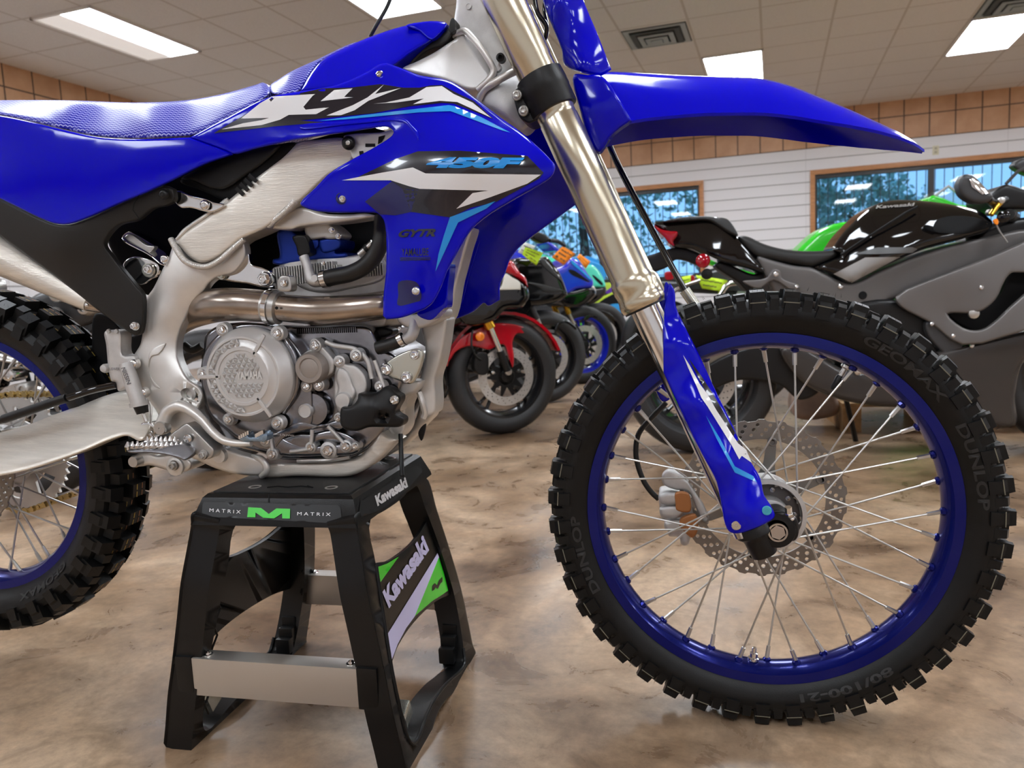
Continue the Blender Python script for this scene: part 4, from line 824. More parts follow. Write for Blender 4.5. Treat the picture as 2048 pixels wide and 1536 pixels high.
for i in range(N_ - 1): Fc += [(i * m_, (i + 1) * m_, o_ + (i + 1) * m_, o_ + i * m_), (i * m_ + m_ - 1, o_ + i * m_ + m_ - 1, o_ + (i + 1) * m_ + m_ - 1, (i + 1) * m_ + m_ - 1)]
for i in (0, N_ - 1): Fc += [(i * m_ + j, o_ + i * m_ + j, o_ + i * m_ + j + 1, i * m_ + j + 1) for j in range(m_ - 1)]
tag(mesh('front_fender', VV + VI, Fc, BLUE, BK, ang=30), 'long blue front fender')
plate('fender_bracket', [(1147, 150), (1175, 150), (1203, 152), (1240, 200), (1263, 241, 1), (1225, 270), (1197, 306), (1180, 285), (1160, 220)], [(1147, 150, -.07), (1263, 241, -.085), (1197, 306, -.07), (1200, 210, -.09)], .02, BLUE, BK, edge=.005)
plate('front_number_plate', [(1075, -60), (1085, 0), (1097, 34), (1123, 99), (1130, 130), (1195, 150), (1201, 150), (1222, 137, 1), (1195, 68), (1167, 0), (1150, -60)], [(1085, 0, -.06), (1130, 130, -.06), (1222, 137, -.045), (1167, 0, -.04), (1120, 0, -.085), (1170, 130, -.08)], .01, BLUE, BK, edge=.004)
stube('front_hose', [(1068, -10, -.06), (1075, 25, -.06), (1092, 50, -.055), (1092, 70, -.05), (1086, 84, -.045)], 5, BLACK_G, BK); stube('front_hose', [(1092, -10, -.04), (1088, 20, -.04), (1094, 48, -.045)], 4, BLACK_G, BK)
stube('brake_hose_guide', [(1214, 280, .10), (1236, 330, .10), (1272, 400, .10), (1320, 490, .10), (1372, 586, .10)], 6.5, BLACK_G, BK); stube('hose_guide_clamp', [(1369, 580, .10), (1390, 610, .10)], 11, ZINC, BK, sm=0)
# ---- brake caliper behind the wheel
plate('caliper_body', Z7((325, 800), (330, 770), (380, 758), (440, 768), (560, 800), (580, 900), (600, 1000), (565, 1090), (545, 1150), (520, 1160), (490, 1145), (478, 1100), (400, 1085), (383, 1000), (345, 955), (330, 860)), .05, .05, CAST, BK, edge=.008)
for x, y in ((352, 805), (360, 905), (395, 1010)): plate('caliper_piston_housing', Z7((x - 25, y - 25), (x + 120, y - 35), (x + 150, y + 10), (x + 110, y + 45), (x - 15, y + 35)), .04, .02, CAST, BK, edge=.006)
plate('caliper_mount', Z7((350, 640), (400, 600), (470, 620), (520, 660), (560, 700), (700, 960), (690, 1000), (640, 960), (560, 780), (520, 752), (440, 740), (360, 700)), .055, .02, CAST, BK, edge=.004)
plate('brake_pad_clip', Z7((450, 770), (540, 768), (565, 830), (560, 905), (460, 895), (450, 840)), .036, .01, ORANGE_P, BK, edge=.003); plate('brake_pad_clip', Z7((490, 960), (600, 930), (615, 1050), (575, 1100), (520, 1060), (480, 1010)), .036, .01, ORANGE_P, BK, edge=.003)
stube('front_brake_line', [Z7((380, 95))[0] + (.05,), Z7((250, 230))[0] + (.055,), Z7((175, 330))[0] + (.06,), Z7((155, 450))[0] + (.06,), Z7((170, 560))[0] + (.06,), Z7((215, 680))[0] + (.06,), Z7((270, 760))[0] + (.06,), Z7((325, 812))[0] + (.06,)], 5.3, HOSE, BK)
# ---- engine
plate_e = plate('engine', [(408, 700), (412, 670), (440, 650), (500, 645), (560, 650), (640, 652), (700, 650), (740, 655), (760, 690), (800, 720), (806, 760), (790, 800), (770, 860), (745, 890), (720, 908), (700, 916), (600, 920), (560, 918), (520, 905), (480, 895), (440, 880), (420, 850), (402, 820), (396, 780), (404, 740)], -.085, .17, CAST_D, BK, edge=.008, gs=24); EN = plate_e
plate('crankcase_rim', [(470, 650), (540, 650), (575, 670), (610, 720), (625, 790), (618, 860), (560, 868), (600, 890), (720, 890), (716, 905), (640, 912), (560, 910), (500, 890), (460, 866), (420, 830), (405, 780), (404, 720), (425, 680)], -.105, .03, CAST_D, EN, edge=.006, gs=24)
CC = MB.P(500, 750, -.12); kq = 1 / pm(500, 750, -.12)
lathe('clutch_cover', CC, -MB.L, [(95 * kq, -.012), (95 * kq, .0), (93 * kq, .003), (90 * kq, .006), (81 * kq, .020), (78 * kq, .0225), (74 * kq, .0225), (72 * kq, .0205), (60 * kq, .022), (57 * kq, .0245), (51.5 * kq, .0245), (50.5 * kq, .0225), (.0001, .0225)], COVER, EN, n=96)
cu, cw = MB.F, Zv; g = G(); S = .0092
def pyr(x, y, up, s):
    pts = [(x, y + (1 if up else -1) * s * .577), (x - s / 2, y - (1 if up else -1) * s * .289), (x + s / 2, y - (1 if up else -1) * s * .289)]
    r = math.hypot(x, y); inn = all(math.hypot(*p) < 49.5 * kq for p in pts); ring = all(58 * kq < math.hypot(*p) < 70 * kq for p in pts) and x < -.006 and not (abs(y - .003) < .004)
    ring2 = 60 * kq < r < 72 * kq and (x < -.002) and abs(y) > .004
    if not (inn or ring or ring2): return
    if inn and -.0085 < y < .0095 and x > -.012: return
    h0 = .0228; b = [CC + cu * a + cw * b_ - MB.L * h0 for a, b_ in pts]; q = CC + cu * x + cw * y - MB.L * (h0 + .0032); g.add(b + [q], [(0, 1, 3), (1, 2, 3), (2, 0, 3), (2, 1, 0)])
for i in range(-14, 15):
    for j in range(-14, 15):
        x = (i + .5 * (j % 2)) * S; y = j * S * .866; pyr(x, y, True, S * .96); pyr(x + S / 2, y + S * .289, False, S * .96)
g.build('pyramid_relief', COVER, EN, ang=5)
V_, F_ = text_mesh('YAMAHA', .04); g = G(); g.add([CC + cu * (-.0095 + .045 * a) + cw * (-.0045 + .0125 * b) - MB.L * .0243 for a, b in V_], F_)
g.build('maker_letters', mat('maker_letter_silver', (.8, .8, .78), .3, .4), EN, smooth=False)
for a0, a1 in ((.95, 1.0), (-1.0, -.95), (3.1, 3.15)):
    a = (a0 + a1) / 2; c = CC + (72 * kq) * (math.cos(a) * cu + math.sin(a) * cw) - MB.L * .0225; u = math.cos(a) * cu + math.sin(a) * cw; g_box(G(), c, .04, .006, .004, ax=(u, np.cross(u, MB.L), MB.L), bev=.0015).build('cover_rib', COVER, EN)
for q, r in (((1000, 80), 8), ((1450, 110), 8.5), ((840, 440), 7.5), ((1450, 845), 8), ((1050, 815), 7)):
    p = Z5(q)[0]; mlathe('bolt_boss', p, -.122, [(r * 1.9, -.012), (r * 1.7, .0), (r * 1.2, .003), (.01, .003)], COVER, EN, n=20); bolt(p, -.126, r, EN)
# oil filter cover and case details
plate('filter_cover_flange', ZE((960, 330), (1040, 320), (1110, 400), (1240, 540), (1300, 640), (1280, 800), (1160, 900), (1110, 1040), (1040, 1060), (940, 960), (800, 860), (740, 640), (820, 520), (920, 440)), -.105, .02, CAST, EN, edge=.004)
mlathe('filter_cover', ZE((980, 730))[0], -.106, [(33, 0), (31, .014), (28, .018), (21, .018), (19, .016), (17, .0165), (.01, .0165)], CAPM, EN, n=40)
plate('water_pump_cover', Z6((730, 320), (790, 360), (860, 370), (940, 450), (960, 560), (900, 680), (840, 760), (790, 820), (720, 740), (690, 620), (690, 480)), -.108, .02, CAST, EN, edge=.005)
plate('water_pump_boss', Z6((735, 390), (800, 420), (840, 520), (870, 600), (830, 680), (760, 700), (700, 650), (720, 560), (700, 470)), -.114, .02, CAST, EN, edge=.006)
mlathe('pump_cap', Z6((765, 660))[0], -.116, [(17, -.004), (16, .002), (14.5, .004), (.01, .0045)], CAST, EN); mlathe('oil_filler_plug', Z6((462, 742))[0], -.104, [(14.5, -.004), (14.5, .004), (13, .007), (11.5, .007), (11, .0055), (.01, .0055)], COVER, EN)
mlathe('plug_boss', Z6((520, 730))[0], -.098, [(36, -.012), (34, -.002), (31, .003), (.01, .004)], CAST_D, EN)
plate('case_lower_rib', Z6((100, 920), (180, 930), (330, 850), (440, 830), (560, 860), (740, 820), (760, 890), (700, 900), (640, 880), (500, 900), (300, 960), (180, 1080)), -.106, .02, CAST_D, EN, edge=.005)
plate('case_lower_pan', Z6((200, 1090), (230, 990), (400, 930), (500, 930), (700, 900), (900, 1000), (880, 1060), (700, 1000), (560, 1000), (500, 1070), (300, 1090)), -.104, .02, CAST_D, EN, edge=.006)
for x0, y0, x1, y1 in ((640, 870, 790, 1030), (510, 900, 500, 1040), (330, 1080, 480, 1060), (160, 940, 190, 1090), (1020, 330, 1100, 560)): stube('case_rib', [Z6((x0, y0))[0] + (-.108,), Z6((x1, y1))[0] + (-.108,)], 4, CAST, EN, sm=0, n=10)
stube('case_edge', [ZE((380, 130))[0] + (-.10,), ZE((560, 330))[0] + (-.112,), ZE((680, 560))[0] + (-.113,), ZE((730, 820))[0] + (-.112,), ZE((690, 1130))[0] + (-.11,), ZE((520, 1420))[0] + (-.105,)], 5, CAST_D, EN)
stube('case_edge', [Z6((620, 180))[0] + (-.10,), Z6((700, 210))[0] + (-.1,), Z6((860, 240))[0] + (-.1,), Z6((960, 330))[0] + (-.1,), Z6((1000, 480))[0] + (-.1,)], 5, CAST, EN)
for q, r in (((535, 212), 8), ((528, 190), 6), ((865, 290), 8), ((730, 340), 8), ((462, 542), 8), ((562, 532), 8), ((1060, 545), 7), ((722, 800), 6), ((495, 1045), 7), ((640, 1070), 11), ((785, 1035), 8), ((180, 1100), 8), ((860, 1035), 5), ((130, 985), 9)):
    p = Z6(q)[0]; mlathe('bolt_boss', p, -.108, [(r * 1.8, -.016), (r * 1.55, .0), (r * 1.1, .002), (.01, .002)], CAST, EN, n=18); bolt(p, -.112, r * .95, EN)
text_px('case_letters', 'MADE IN JAPAN', Z6((195, 945))[0], Z6((360, 960))[0], Z6((195, 925))[0], -.107, CAST, EN, off=.0006, bold=.0)
# cylinder and head
cyl = plate('cylinder', [(548, 560), (560, 530), (700, 512), (772, 505), (772, 650), (745, 655), (640, 655), (600, 640), (560, 600)], -.06, .13, CAST, EN, edge=.006)
g = G()
for k in range(44): x = 556 + 5 * k; g_box(g, MB.P(x, 545 - .12 * (x - 556) + (10 if k < 24 else 18), -.066), .0013, .02, .030 if k < 26 else .02, ax=AXR)
g.build('cooling_fins', CAST, EN, smooth=False)
g = G()
for k in range(30): x = 604 + 4 * k; g_box(g, MB.P(x, 662 - .03 * (x - 600), -.074), .001, .03, .009, ax=AXR)
g.build('cylinder_base_fins', CAST_D, EN, smooth=False)
plate('head_flange', Z4((180, 500), (200, 470), (330, 460), (420, 500), (500, 560), (900, 420), (1100, 400), (1100, 560), (860, 640), (600, 680), (420, 640), (320, 560)), -.065, .03, CAST, EN, edge=.006)
plate('cam_cover', Z4((225, 180), (320, 160), (450, 240), (740, 240), (745, 300), (700, 345), (790, 350), (800, 385), (540, 412), (190, 442), (190, 405), (240, 390)), -.06, .11, BLUE_C, EN, edge=.006)
for x0, x1 in ((470, 560), (570, 740)): plate('cam_cover_panel', Z4((x0, 252), (x1, 246), (x1, 300), (x1 - 40, 330), (x0 + 20, 345)), -.066, .02, BLUE_C, EN, edge=.004)
plate('throttle_body', Z4((450, 130), (520, 112), (640, 110), (700, 150), (740, 200), (720, 232), (640, 240), (600, 232), (480, 240)), -.07, .05, CAST, EN, edge=.005); bolt(Z4((670, 165))[0], -.074, 6, EN); bolt(Z4((722, 215))[0], -.074, 6, EN)
plate('ignition_coil_cap', Z4((348, 222), (420, 202), (460, 215), (492, 355), (400, 375), (380, 300)), -.085, .03, BLACK, EN, edge=.004)
stube('coolant_elbow', [Z4((440, 380))[0] + (-.088,), Z4((470, 460))[0] + (-.09,), Z4((500, 560))[0] + (-.092,), Z4((540, 582))[0] + (-.092,), Z4((610, 570))[0] + (-.092,)], [10, 9, 12, 13, 12], CAST, EN)
mlathe('elbow_boss', Z4((536, 560))[0], -.10, [(8, 0), (7, .004), (.01, .004)], CAST, EN)
stube('coolant_hose', [Z4((590, 572))[0] + (-.092,), Z4((700, 545))[0] + (-.094,), Z4((820, 520))[0] + (-.098,), Z4((940, 460))[0] + (-.10,), Z4((1030, 360))[0] + (-.10,), Z4((1075, 230))[0] + (-.10,), Z4((1085, 60))[0] + (-.09,)], 17, HOSE, EN, n=20)
def ring(name, p, q, r, w, m, parent):
    a, b = MB.P(*p), MB.P(*q); u = norm(b - a); k = pm(*p); return lathe(name, a, u, [(r / k, 0), (r / k + .0012, 0), (r / k + .0012, w), (r / k, w)], m, parent, closed=True)
ring('hose_clamp', Z4((600, 570))[0] + (-.092,), Z4((700, 545))[0] + (-.094,), 17.3, .009, CHROME, EN); bolt(Z4((600, 435))[0], -.10, 4.5, EN)
stube('injector', [Z4((900, 370))[0] + (-.06,), Z4((1010, 270))[0] + (-.06,)], 8, STEEL, EN, sm=0); ring('injector_band', Z4((950, 330))[0] + (-.06,), Z4((1010, 270))[0] + (-.06,), 9, .006, BLACK, EN)
plate('engine_mount_plate', Z3((950, 540), (1000, 480), (1060, 400), (1110, 390), (1160, 330), (1215, 350), (1240, 440), (1330, 470), (1400, 510), (1420, 600), (1370, 635), (1200, 600), (1050, 580)), -.085, .012, CHROME, BK, edge=.003)
for q, r in (((1092, 432), 10), ((1000, 530), 10), ((1352, 565), 13)): bolt(Z3(q)[0], -.088, r, BK, m=ZINC if r < 12 else CHROME)
stube('lower_coolant_hose', [Z6((1040, 232))[0] + (-.09,), Z6((1140, 205))[0] + (-.09,), Z6((1235, 168))[0] + (-.09,)], 13, HOSE, EN, n=18); ring('hose_clamp', Z6((1225, 170))[0] + (-.09,), Z6((1300, 130))[0] + (-.09,), 13.3, .008, CHROME, EN); bolt(Z6((1225, 72))[0], -.09, 4, EN)
stube('radiator_spigot', [Z6((1270, 160))[0] + (-.09,), Z6((1320, 130))[0] + (-.09,), Z6((1345, 60))[0] + (-.085,), Z6((1345, -20))[0] + (-.08,)], [11, 12, 12, 12], CAST, BK)
plate('radiator_tank', Z4((1200, 880), (1380, 850), (1570, 820), (1570, 880), (1440, 960), (1280, 965)), -.09, .06, CAST, BK, edge=.006)
plate('wiring_bundle', Z6((1000, 95), (1060, 60), (1170, 80), (1165, 120), (1010, 150)), -.06, .03, BLACK, BK, edge=.006)
plate('mount_bracket', Z6((1135, 335), (1330, 240), (1400, 245), (1418, 300), (1345, 500), (1310, 525), (1230, 500), (1140, 462), (1085, 425)), -.092, .01, ZINC, BK, edge=.003)
for q, r in (((1348, 285), 9.5), ((1115, 405), 12), ((1280, 470), 11)): bolt(Z6(q)[0], -.094, r, BK)
plate('bracket_arm', Z6((1190, 530), (1400, 500), (1370, 580), (1260, 640), (1240, 740), (1190, 760), (1200, 640)), -.075, .03, ALU, BK, edge=.006)
gp = plate('case_guard', Z6((740, 835), (752, 715), (800, 712), (850, 690), (880, 650), (893, 600), (1000, 602), (1050, 580), (1110, 545), (1160, 560), (1200, 598), (1235, 620), (1238, 660), (1195, 755), (1260, 805), (1262, 840), (1235, 872), (1100, 878), (970, 880), (900, 905), (850, 910), (770, 890)), [(684, 840, -.135), (720, 790, -.13), (784, 784, -.115), (805, 850, -.11), (740, 850, -.14), (740, 810, -.14)], .025, BLACK, BK, edge=.006, holes=[Z6((1065, 780), (1110, 785), (1105, 820), (1050, 805))]); bolt(Z6((1180, 655))[0], -.118, 9, gp)
stube('drain_tube', [(801, 868, -.075), (803, 920, -.09), (805, 952, -.105)], 4.5, BLACK, BK)
# ---- swingarm, brake pedal, footpeg, master cylinder, linkage
plate('swingarm', [(-170, 905), (0, 865), (60, 848), (112, 828), (168, 808), (215, 790), (255, 782), (300, 800), (300, 860), (282, 882), (255, 872), (224, 879), (157, 907), (56, 940), (0, 952), (-170, 985)], [(-170, 940, -.11), (0, 900, -.108), (250, 830, -.095), (150, 860, -.102)], .035, ALU_B, BK, edge=.01, gs=22)
stube('rear_brake_hose', [(-60, 856, -.13), (0, 842, -.13), (45, 826, -.13), (134, 796, -.13), (185, 780, -.12), (232, 770, -.11)], 7, BLACK_G, BK); stube('hose_guide', [(8, 838, -.133), (90, 810, -.133), (134, 796, -.131)], 9, BLACK, BK)
mc = plate('rear_master_cylinder', Z5((36, 105), (60, 85), (160, 90), (176, 110), (190, 285), (280, 290), (300, 340), (250, 420), (215, 560), (150, 580), (130, 512), (95, 500), (70, 400), (50, 200)), -.118, .03, CAST, BK, edge=.006)
stube('cylinder_barrel', [Z5((212, 352))[0] + (-.125,), Z5((265, 520))[0] + (-.125,), Z5((322, 690))[0] + (-.125,)], [13, 15, 15], CAST, mc, sm=0); a_ = Z5((320, 685))[0] + (-.125,); b_ = Z5((350, 790))[0] + (-.125,)
cone('cylinder_collar', Z5((318, 670))[0] + (-.125,), Z5((326, 705))[0] + (-.125,), 18, 18, CAST, mc); cone('rubber_boot', Z5((332, 700))[0] + (-.125,), Z5((350, 765))[0] + (-.125,), 14, 11, BLACK, mc); cone('push_rod', Z5((355, 765))[0] + (-.125,), Z5((380, 830))[0] + (-.125,), 4, 4, CHROME, mc)
text_px('caliper_letters', 'NISSIN', Z5((170, 395))[0], Z5((222, 530))[0], Z5((205, 385))[0], -.1375, CAST_D, mc, bold=.02); text_px('caliper_letters', 'LOWER', Z5((78, 412))[0], Z5((160, 412))[0], Z5((78, 390))[0], -.1185, CAST_D, mc)
mlathe('reservoir_cap', Z5((52, 395))[0], -.11, [(9, -.01), (9, .004), (7, .008), (.01, .009)], CAST, mc)
for q in ((75, 92), (140, 92)): mlathe('cap_screw', Z5(q)[0], -.122, [(5, 0), (4, .003), (.01, .003)], STEEL, mc, n=12)
for q in ((275, 358), (352, 595)): mlathe('screw_boss', Z5(q)[0], -.116, [(11, -.006), (9, .004), (.01, .004)], ALU, BK); bolt(Z5(q)[0], -.12, 8, BK, 'button')
plate('clevis', Z5((335, 850), (400, 835), (445, 860), (450, 920), (430, 965), (370, 960), (340, 900)), -.12, .02, CHROME, BK, edge=.003); bolt(Z5((405, 945))[0], -.123, 8, BK)
bp = stube('brake_pedal', [Z5((505, 900))[0] + (-.13,), Z5((520, 830))[0] + (-.13,), Z5((560, 750))[0] + (-.13,), Z5((640, 705))[0] + (-.132,), Z5((730, 730))[0] + (-.135,), Z5((830, 810))[0] + (-.14,), Z5((920, 915))[0] + (-.143,), Z5((1010, 985))[0] + (-.146,), Z5((1120, 1010))[0] + (-.148,), Z5((1240, 1012))[0] + (-.15,)], [15, 13, 12, 12, 11, 9, 8.5, 8, 7, 6], ALU, BK, n=16)
mlathe('pedal_pivot', (323, 856), -.138, [(13.5, -.01), (13.5, .004), (12, .006), (2, .006), (1.8, .004), (.01, .004)], STEEL, BK)
g = G(); pts = Z5((1140, 965), (1160, 985), (1290, 995), (1360, 990), (1370, 940), (1330, 915), (1290, 950), (1215, 955), (1205, 925))
plate('pedal_tip', pts, -.158, .02, mat('polished_pedal_tip', (.35, .5, .68), .2, .9), bp, edge=.002)
for k in range(5): g_box(g, MB.P(*Z5((1150 + 17 * k, 958 - 9 * k))[0], -.162), .003, .006, .006); g_box(g, MB.P(*Z5((1285 + 13 * k, 945 - 7 * k))[0], -.162), .003, .006, .006)
g.build('pedal_teeth', CHROME, bp, smooth=False)
plate('footpeg_bracket', Z5((560, 960), (640, 890), (710, 845), (745, 865), (780, 900), (900, 1020), (935, 1060), (925, 1120), (880, 1140), (800, 1110), (700, 1060), (620, 1000)), -.14, .03, STEEL, BK, edge=.004); mlathe('peg_pin', Z5((722, 970))[0], -.143, [(8, 0), (8, .003), (5, .004), (.01, .004)], CHROME, BK); bolt(Z5((845, 1105))[0], -.142, 9, BK, m=STEEL)
mlathe('casting_boss', Z5((980, 1110))[0], -.112, [(16, -.02), (14, .004), (.01, .005)], ALU, BK)
fp = plate('footpeg', Z5((215, 1010), (235, 1060), (300, 1050), (380, 1055), (480, 1055), (560, 1035), (700, 1020), (790, 1060), (700, 1150), (640, 1130), (500, 1100), (400, 1090), (230, 1082), (218, 1050)), [(252, 890, -.235), (380, 900, -.15)], .012, mat('footpeg_steel', (.3, .3, .32), .35, .9), BK, edge=.003)
g = G()
for k in range(12):
    x = 222 + 40 * k; z = 1010 - (3 * (k % 3)); l = -.235 + .0075 * k
    for dl in (0, .045): a = MB.P(*Z5((x, z + 30))[0], l) + MB.L * dl; g_tube(g, [a, a + np.array([.002, 0, .008])], [.0042, .0014], n=6)
    g_box(g, MB.P(*Z5((x + 15, z + 38))[0], l) + MB.L * .022, .004, .05, .005)
g.build('peg_teeth', CHROME, fp)
plate('linkage_arm', Z5((275, 1150), (300, 1100), (380, 1085), (480, 1110), (600, 1090), (700, 1120), (760, 1170), (750, 1215), (690, 1245), (600, 1245), (500, 1215), (400, 1190), (320, 1200)), -.08, .05, ALU, BK, edge=.008)
mlathe('linkage_bolt', Z5((312, 1150))[0], -.082, [(12, -.002), (12, .008), (10, .014), (.01, .014)], STEEL, BK); mlathe('linkage_washer', Z5((620, 1200))[0], -.082, [(18, -.002), (18, .003), (15, .005), (.01, .005)], ALU, BK); bolt(Z5((605, 1192))[0], -.09, 9, BK, m=STEEL)
stube('lower_frame_link', [(368, 690, .02), (384, 700, .02), (405, 690, .02)], 8, BLACK, BK)
# ================================================================== work stand
ST = tag(empty('bike_stand', (-.749, -.027, 0)), 'black plastic bike stand with aluminium crossbars under the blue motocross bike', 'bike stand')
SO = np.array([-.749, -.027, 0.]); SH = -.008; SX = np.array([math.cos(SH), math.sin(SH), 0]); SY = np.array([-math.sin(SH), math.cos(SH), 0])
def sp3(x, y, z): return SO + SX * x + SY * y + Zv * z
class FrT:
    """tilted working plane through o with in-plane axis F and normal L pointing away from the viewer side"""
    def __init__(s, o, F, U): s.o = np.array(o, float); s.F = norm(F); s.L = norm(np.cross(U, F)); s.L = s.L if s.L @ ray(1024, 768) > 0 else -s.L
    def P(s, x, y, lat=0.):
        d = ray(x, y); t = (lat + (s.o - CAM) @ s.L) / (d @ s.L); return CAM + t * d
    px_per_m = Fr.px_per_m
ZS = Zm((300, 880), 2.341)
SB = mat('stand_black_plastic', (.004, .004, .0042), .32, bump=.1, bscale=600, spec=.35)
XT, XB = .142, .2096
FRR = FrT(sp3(XT, 0, .366), SY, sp3(XB, 0, 0) - sp3(XT, 0, .366))
FRF = FrT(sp3(0, -.172, .371), SX, sp3(0, -.155, .4055) - sp3(0, -.172, .371))
FRS = FrT(sp3(.1425, 0, .371), SY, sp3(.130, 0, .4055) - sp3(.1425, 0, .371))
def mirror(o, name, parent):
    """left-hand twin, mirrored about the stand's middle plane"""
    me = o.data.copy(); A = np.array([tuple(v.co) for v in me.vertices]); q = A - SO; x = q @ SX; A2 = A - 2 * np.outer(x, SX)
    for v, c in zip(me.vertices, A2): v.co = Vector(c)
    me.flip_normals(); n = bpy.data.objects.new(name, me); link(n, parent); return n
hole = [(742, 1035), (752, 1130), (768, 1240), (784, 1342), (800, 1418), (815, 1476), (824, 1488), (833, 1481), (849, 1440), (867, 1402), (895, 1365), (921, 1342), (929, 1328), (927, 1296), (916, 1226), (906, 1180), (883, 1105), (850, 1015), (828, 968)]
outer = [(708, 1030), (714, 1060), (722, 1110), (733, 1180), (751, 1262), (770, 1351), (786, 1430), (803, 1500), (812, 1540, 1), (834, 1540, 1), (842, 1512), (858, 1488), (872, 1435), (890, 1402), (918, 1377), (937, 1351), (951, 1323, 1), (952, 1306), (946, 1290), (939, 1256), (923, 1180), (900, 1100), (874, 1020), (852, 955), (830, 960), (760, 1010)]
sf = plate('side_frame', outer, 0., .048, SB, ST, fr=FRR, edge=.003, holes=[hole], gs=20); mirror(sf, 'side_frame', ST)
for q_ in (hole[1:14],):
    r_i = tube('frame_rim', [FRR.P(x, y, .002) for x, y in spline(q_, 4, False)], .0032, SB, ST, n=8); mirror(r_i, 'frame_rim', ST)
pn = [(744, 1130), (755, 1215), (778, 1335), (794, 1296), (813, 1264), (832, 1240), (855, 1217), (875, 1201), (903, 1188, 1), (911, 1186), (900, 1130), (870, 1050), (854, 1040, 1), (840, 1064), (825, 1085), (800, 1107), (775, 1122)]
pan = plate('side_panel', pn, .010, .008, SB, ST, fr=FRR, edge=.002, gs=20); mirror(pan, 'side_panel', ST)
def gr(pts): return pts
decal('panel_graphic_green', ZS((1052, 600), (1110, 578), (1165, 546), (1062, 690)), pan, GREEN, pan, fr=FRR)
decal('panel_graphic_lilac', ZS((1098, 932), (1346, 530), (1353, 548), (1240, 825), (1200, 880), (1160, 955), (1127, 1044)), pan, LILAC, pan, fr=FRR)
decal('panel_graphic_green', ZS((1353, 548), (1375, 620), (1396, 705), (1372, 722), (1320, 755), (1280, 790), (1240, 825)), pan, GREEN, pan, fr=FRR)
text_px('panel_letters', 'Kawasaki', ZS((1120, 790))[0], ZS((1308, 516))[0], ZS((1088, 712))[0], pan, LILAC, pan, fr=FRR, bold=.05)
decal('panel_logo', ZS((1321, 708), (1322, 682), (1334, 670), (1344, 680), (1352, 658), (1369, 640), (1369, 664), (1360, 672), (1348, 697), (1336, 690), (1332, 700)), pan, SB, pan, fr=FRR, off=.0015)
# top: skirt, mat, stickers
def frust(a0, b0, z0, a1, b1, z1): return [sp3(x * a, y * b, z) for a, b, z in ((a0, b0, z0), (a1, b1, z1)) for x, y in ((-1, -1), (1, -1), (1, 1), (-1, 1))]
V = frust(.1435, .173, .3655, .1425, .172, .371) + frust(.130, .155, .4055, .124, .149, .4105)
V = V[:8] + V[8:]; g = G(); g.add(V, [(i + j, (i + 1) % 4 + j, (i + 1) % 4 + j + 4, i + j + 4) for j in (0, 4, 8) for i in range(4)] + [(12, 13, 14, 15)] + [(3, 2, 1, 0)])
top = g.build('top_plate', SB, ST, ang=20)
g_box(G(), sp3(0, 0, .4115), .236, .286, .003, ax=(SX, SY, Zv), bev=.001).build('rubber_mat', mat('stand_rubber_mat', (.016, .016, .016), .5, bump=.3, bscale=900), ST)
for x, y in ((-.06, -.115), (.075, -.115), (.09, .1)): g_lathe(G(), sp3(x, y, .4125), Zv, [(.0105, 0), (.0105, .0012), (.008, .0012), (.007, .0002), (.0001, .0002)], 22).build('mat_screw', STEEL, ST)
tube('mat_emblem_line', [sp3(x, y, .4137) for x, y in ((-.035, -.12), (-.02, -.112), (.0, -.117), (.02, -.11), (.045, -.118), (.03, -.108))], .0011, SB, ST, n=6)
decal('top_seam', ZS((554, 250), (558, 250), (558, 292), (554, 292)), 0., SMOKE, ST, fr=FRF)
lab = decal('front_label', ZS((255, 290), (880, 305), (893, 320), (897, 385), (885, 391), (250, 358), (242, 350), (246, 300)), 0., mat('label_dark_grey', (.009, .009, .0095), .35, spec=.35), ST, fr=FRF, sm=0)
LATS['flat'] = lambda X: np.zeros(len(X))
class _B: name = 'flat'
FL_ = _B()
text_px('label_letters', 'M A T R I X', ZS((278, 336))[0], ZS((424, 345))[0], ZS((279, 320))[0], FL_, WHITE, ST, fr=FRF, bold=0, off=.0018); text_px('label_letters', 'M A T R I X', ZS((689, 352))[0], ZS((845, 356))[0], ZS((690, 337))[0], FL_, WHITE, ST, fr=FRF, bold=0, off=.0018)
decal('label_logo', ZS((455, 361), (460, 315), (520, 318), (556, 346), (592, 320), (656, 322), (655, 368), (619, 367), (618, 343), (582, 367), (530, 364), (494, 339), (493, 362)), 0., GREEN, ST, fr=FRF, off=.0022)
plate('skirt_lip', ZS((980, 372), (1060, 350), (1130, 310), (1190, 262), (1230, 210), (1300, 175), (1296, 168), (1210, 190), (1150, 260), (1080, 310), (985, 340)), 0.0, .004, SB, ST, fr=FRS, edge=.001)
decal('side_label', ZS((985, 290), (1245, 120), (1268, 110), (1274, 150), (1240, 190), (1200, 240), (1120, 300), (1060, 335), (990, 360), (980, 330)), 0., bpy.data.materials['label_dark_grey'], ST, fr=FRS)
text_px('skirt_letters', 'Kawasaki', ZS((1066, 311))[0], ZS((1209, 219))[0], ZS((1052, 262))[0], FL_, WHITE, ST, fr=FRS, bold=.05, off=.0018)
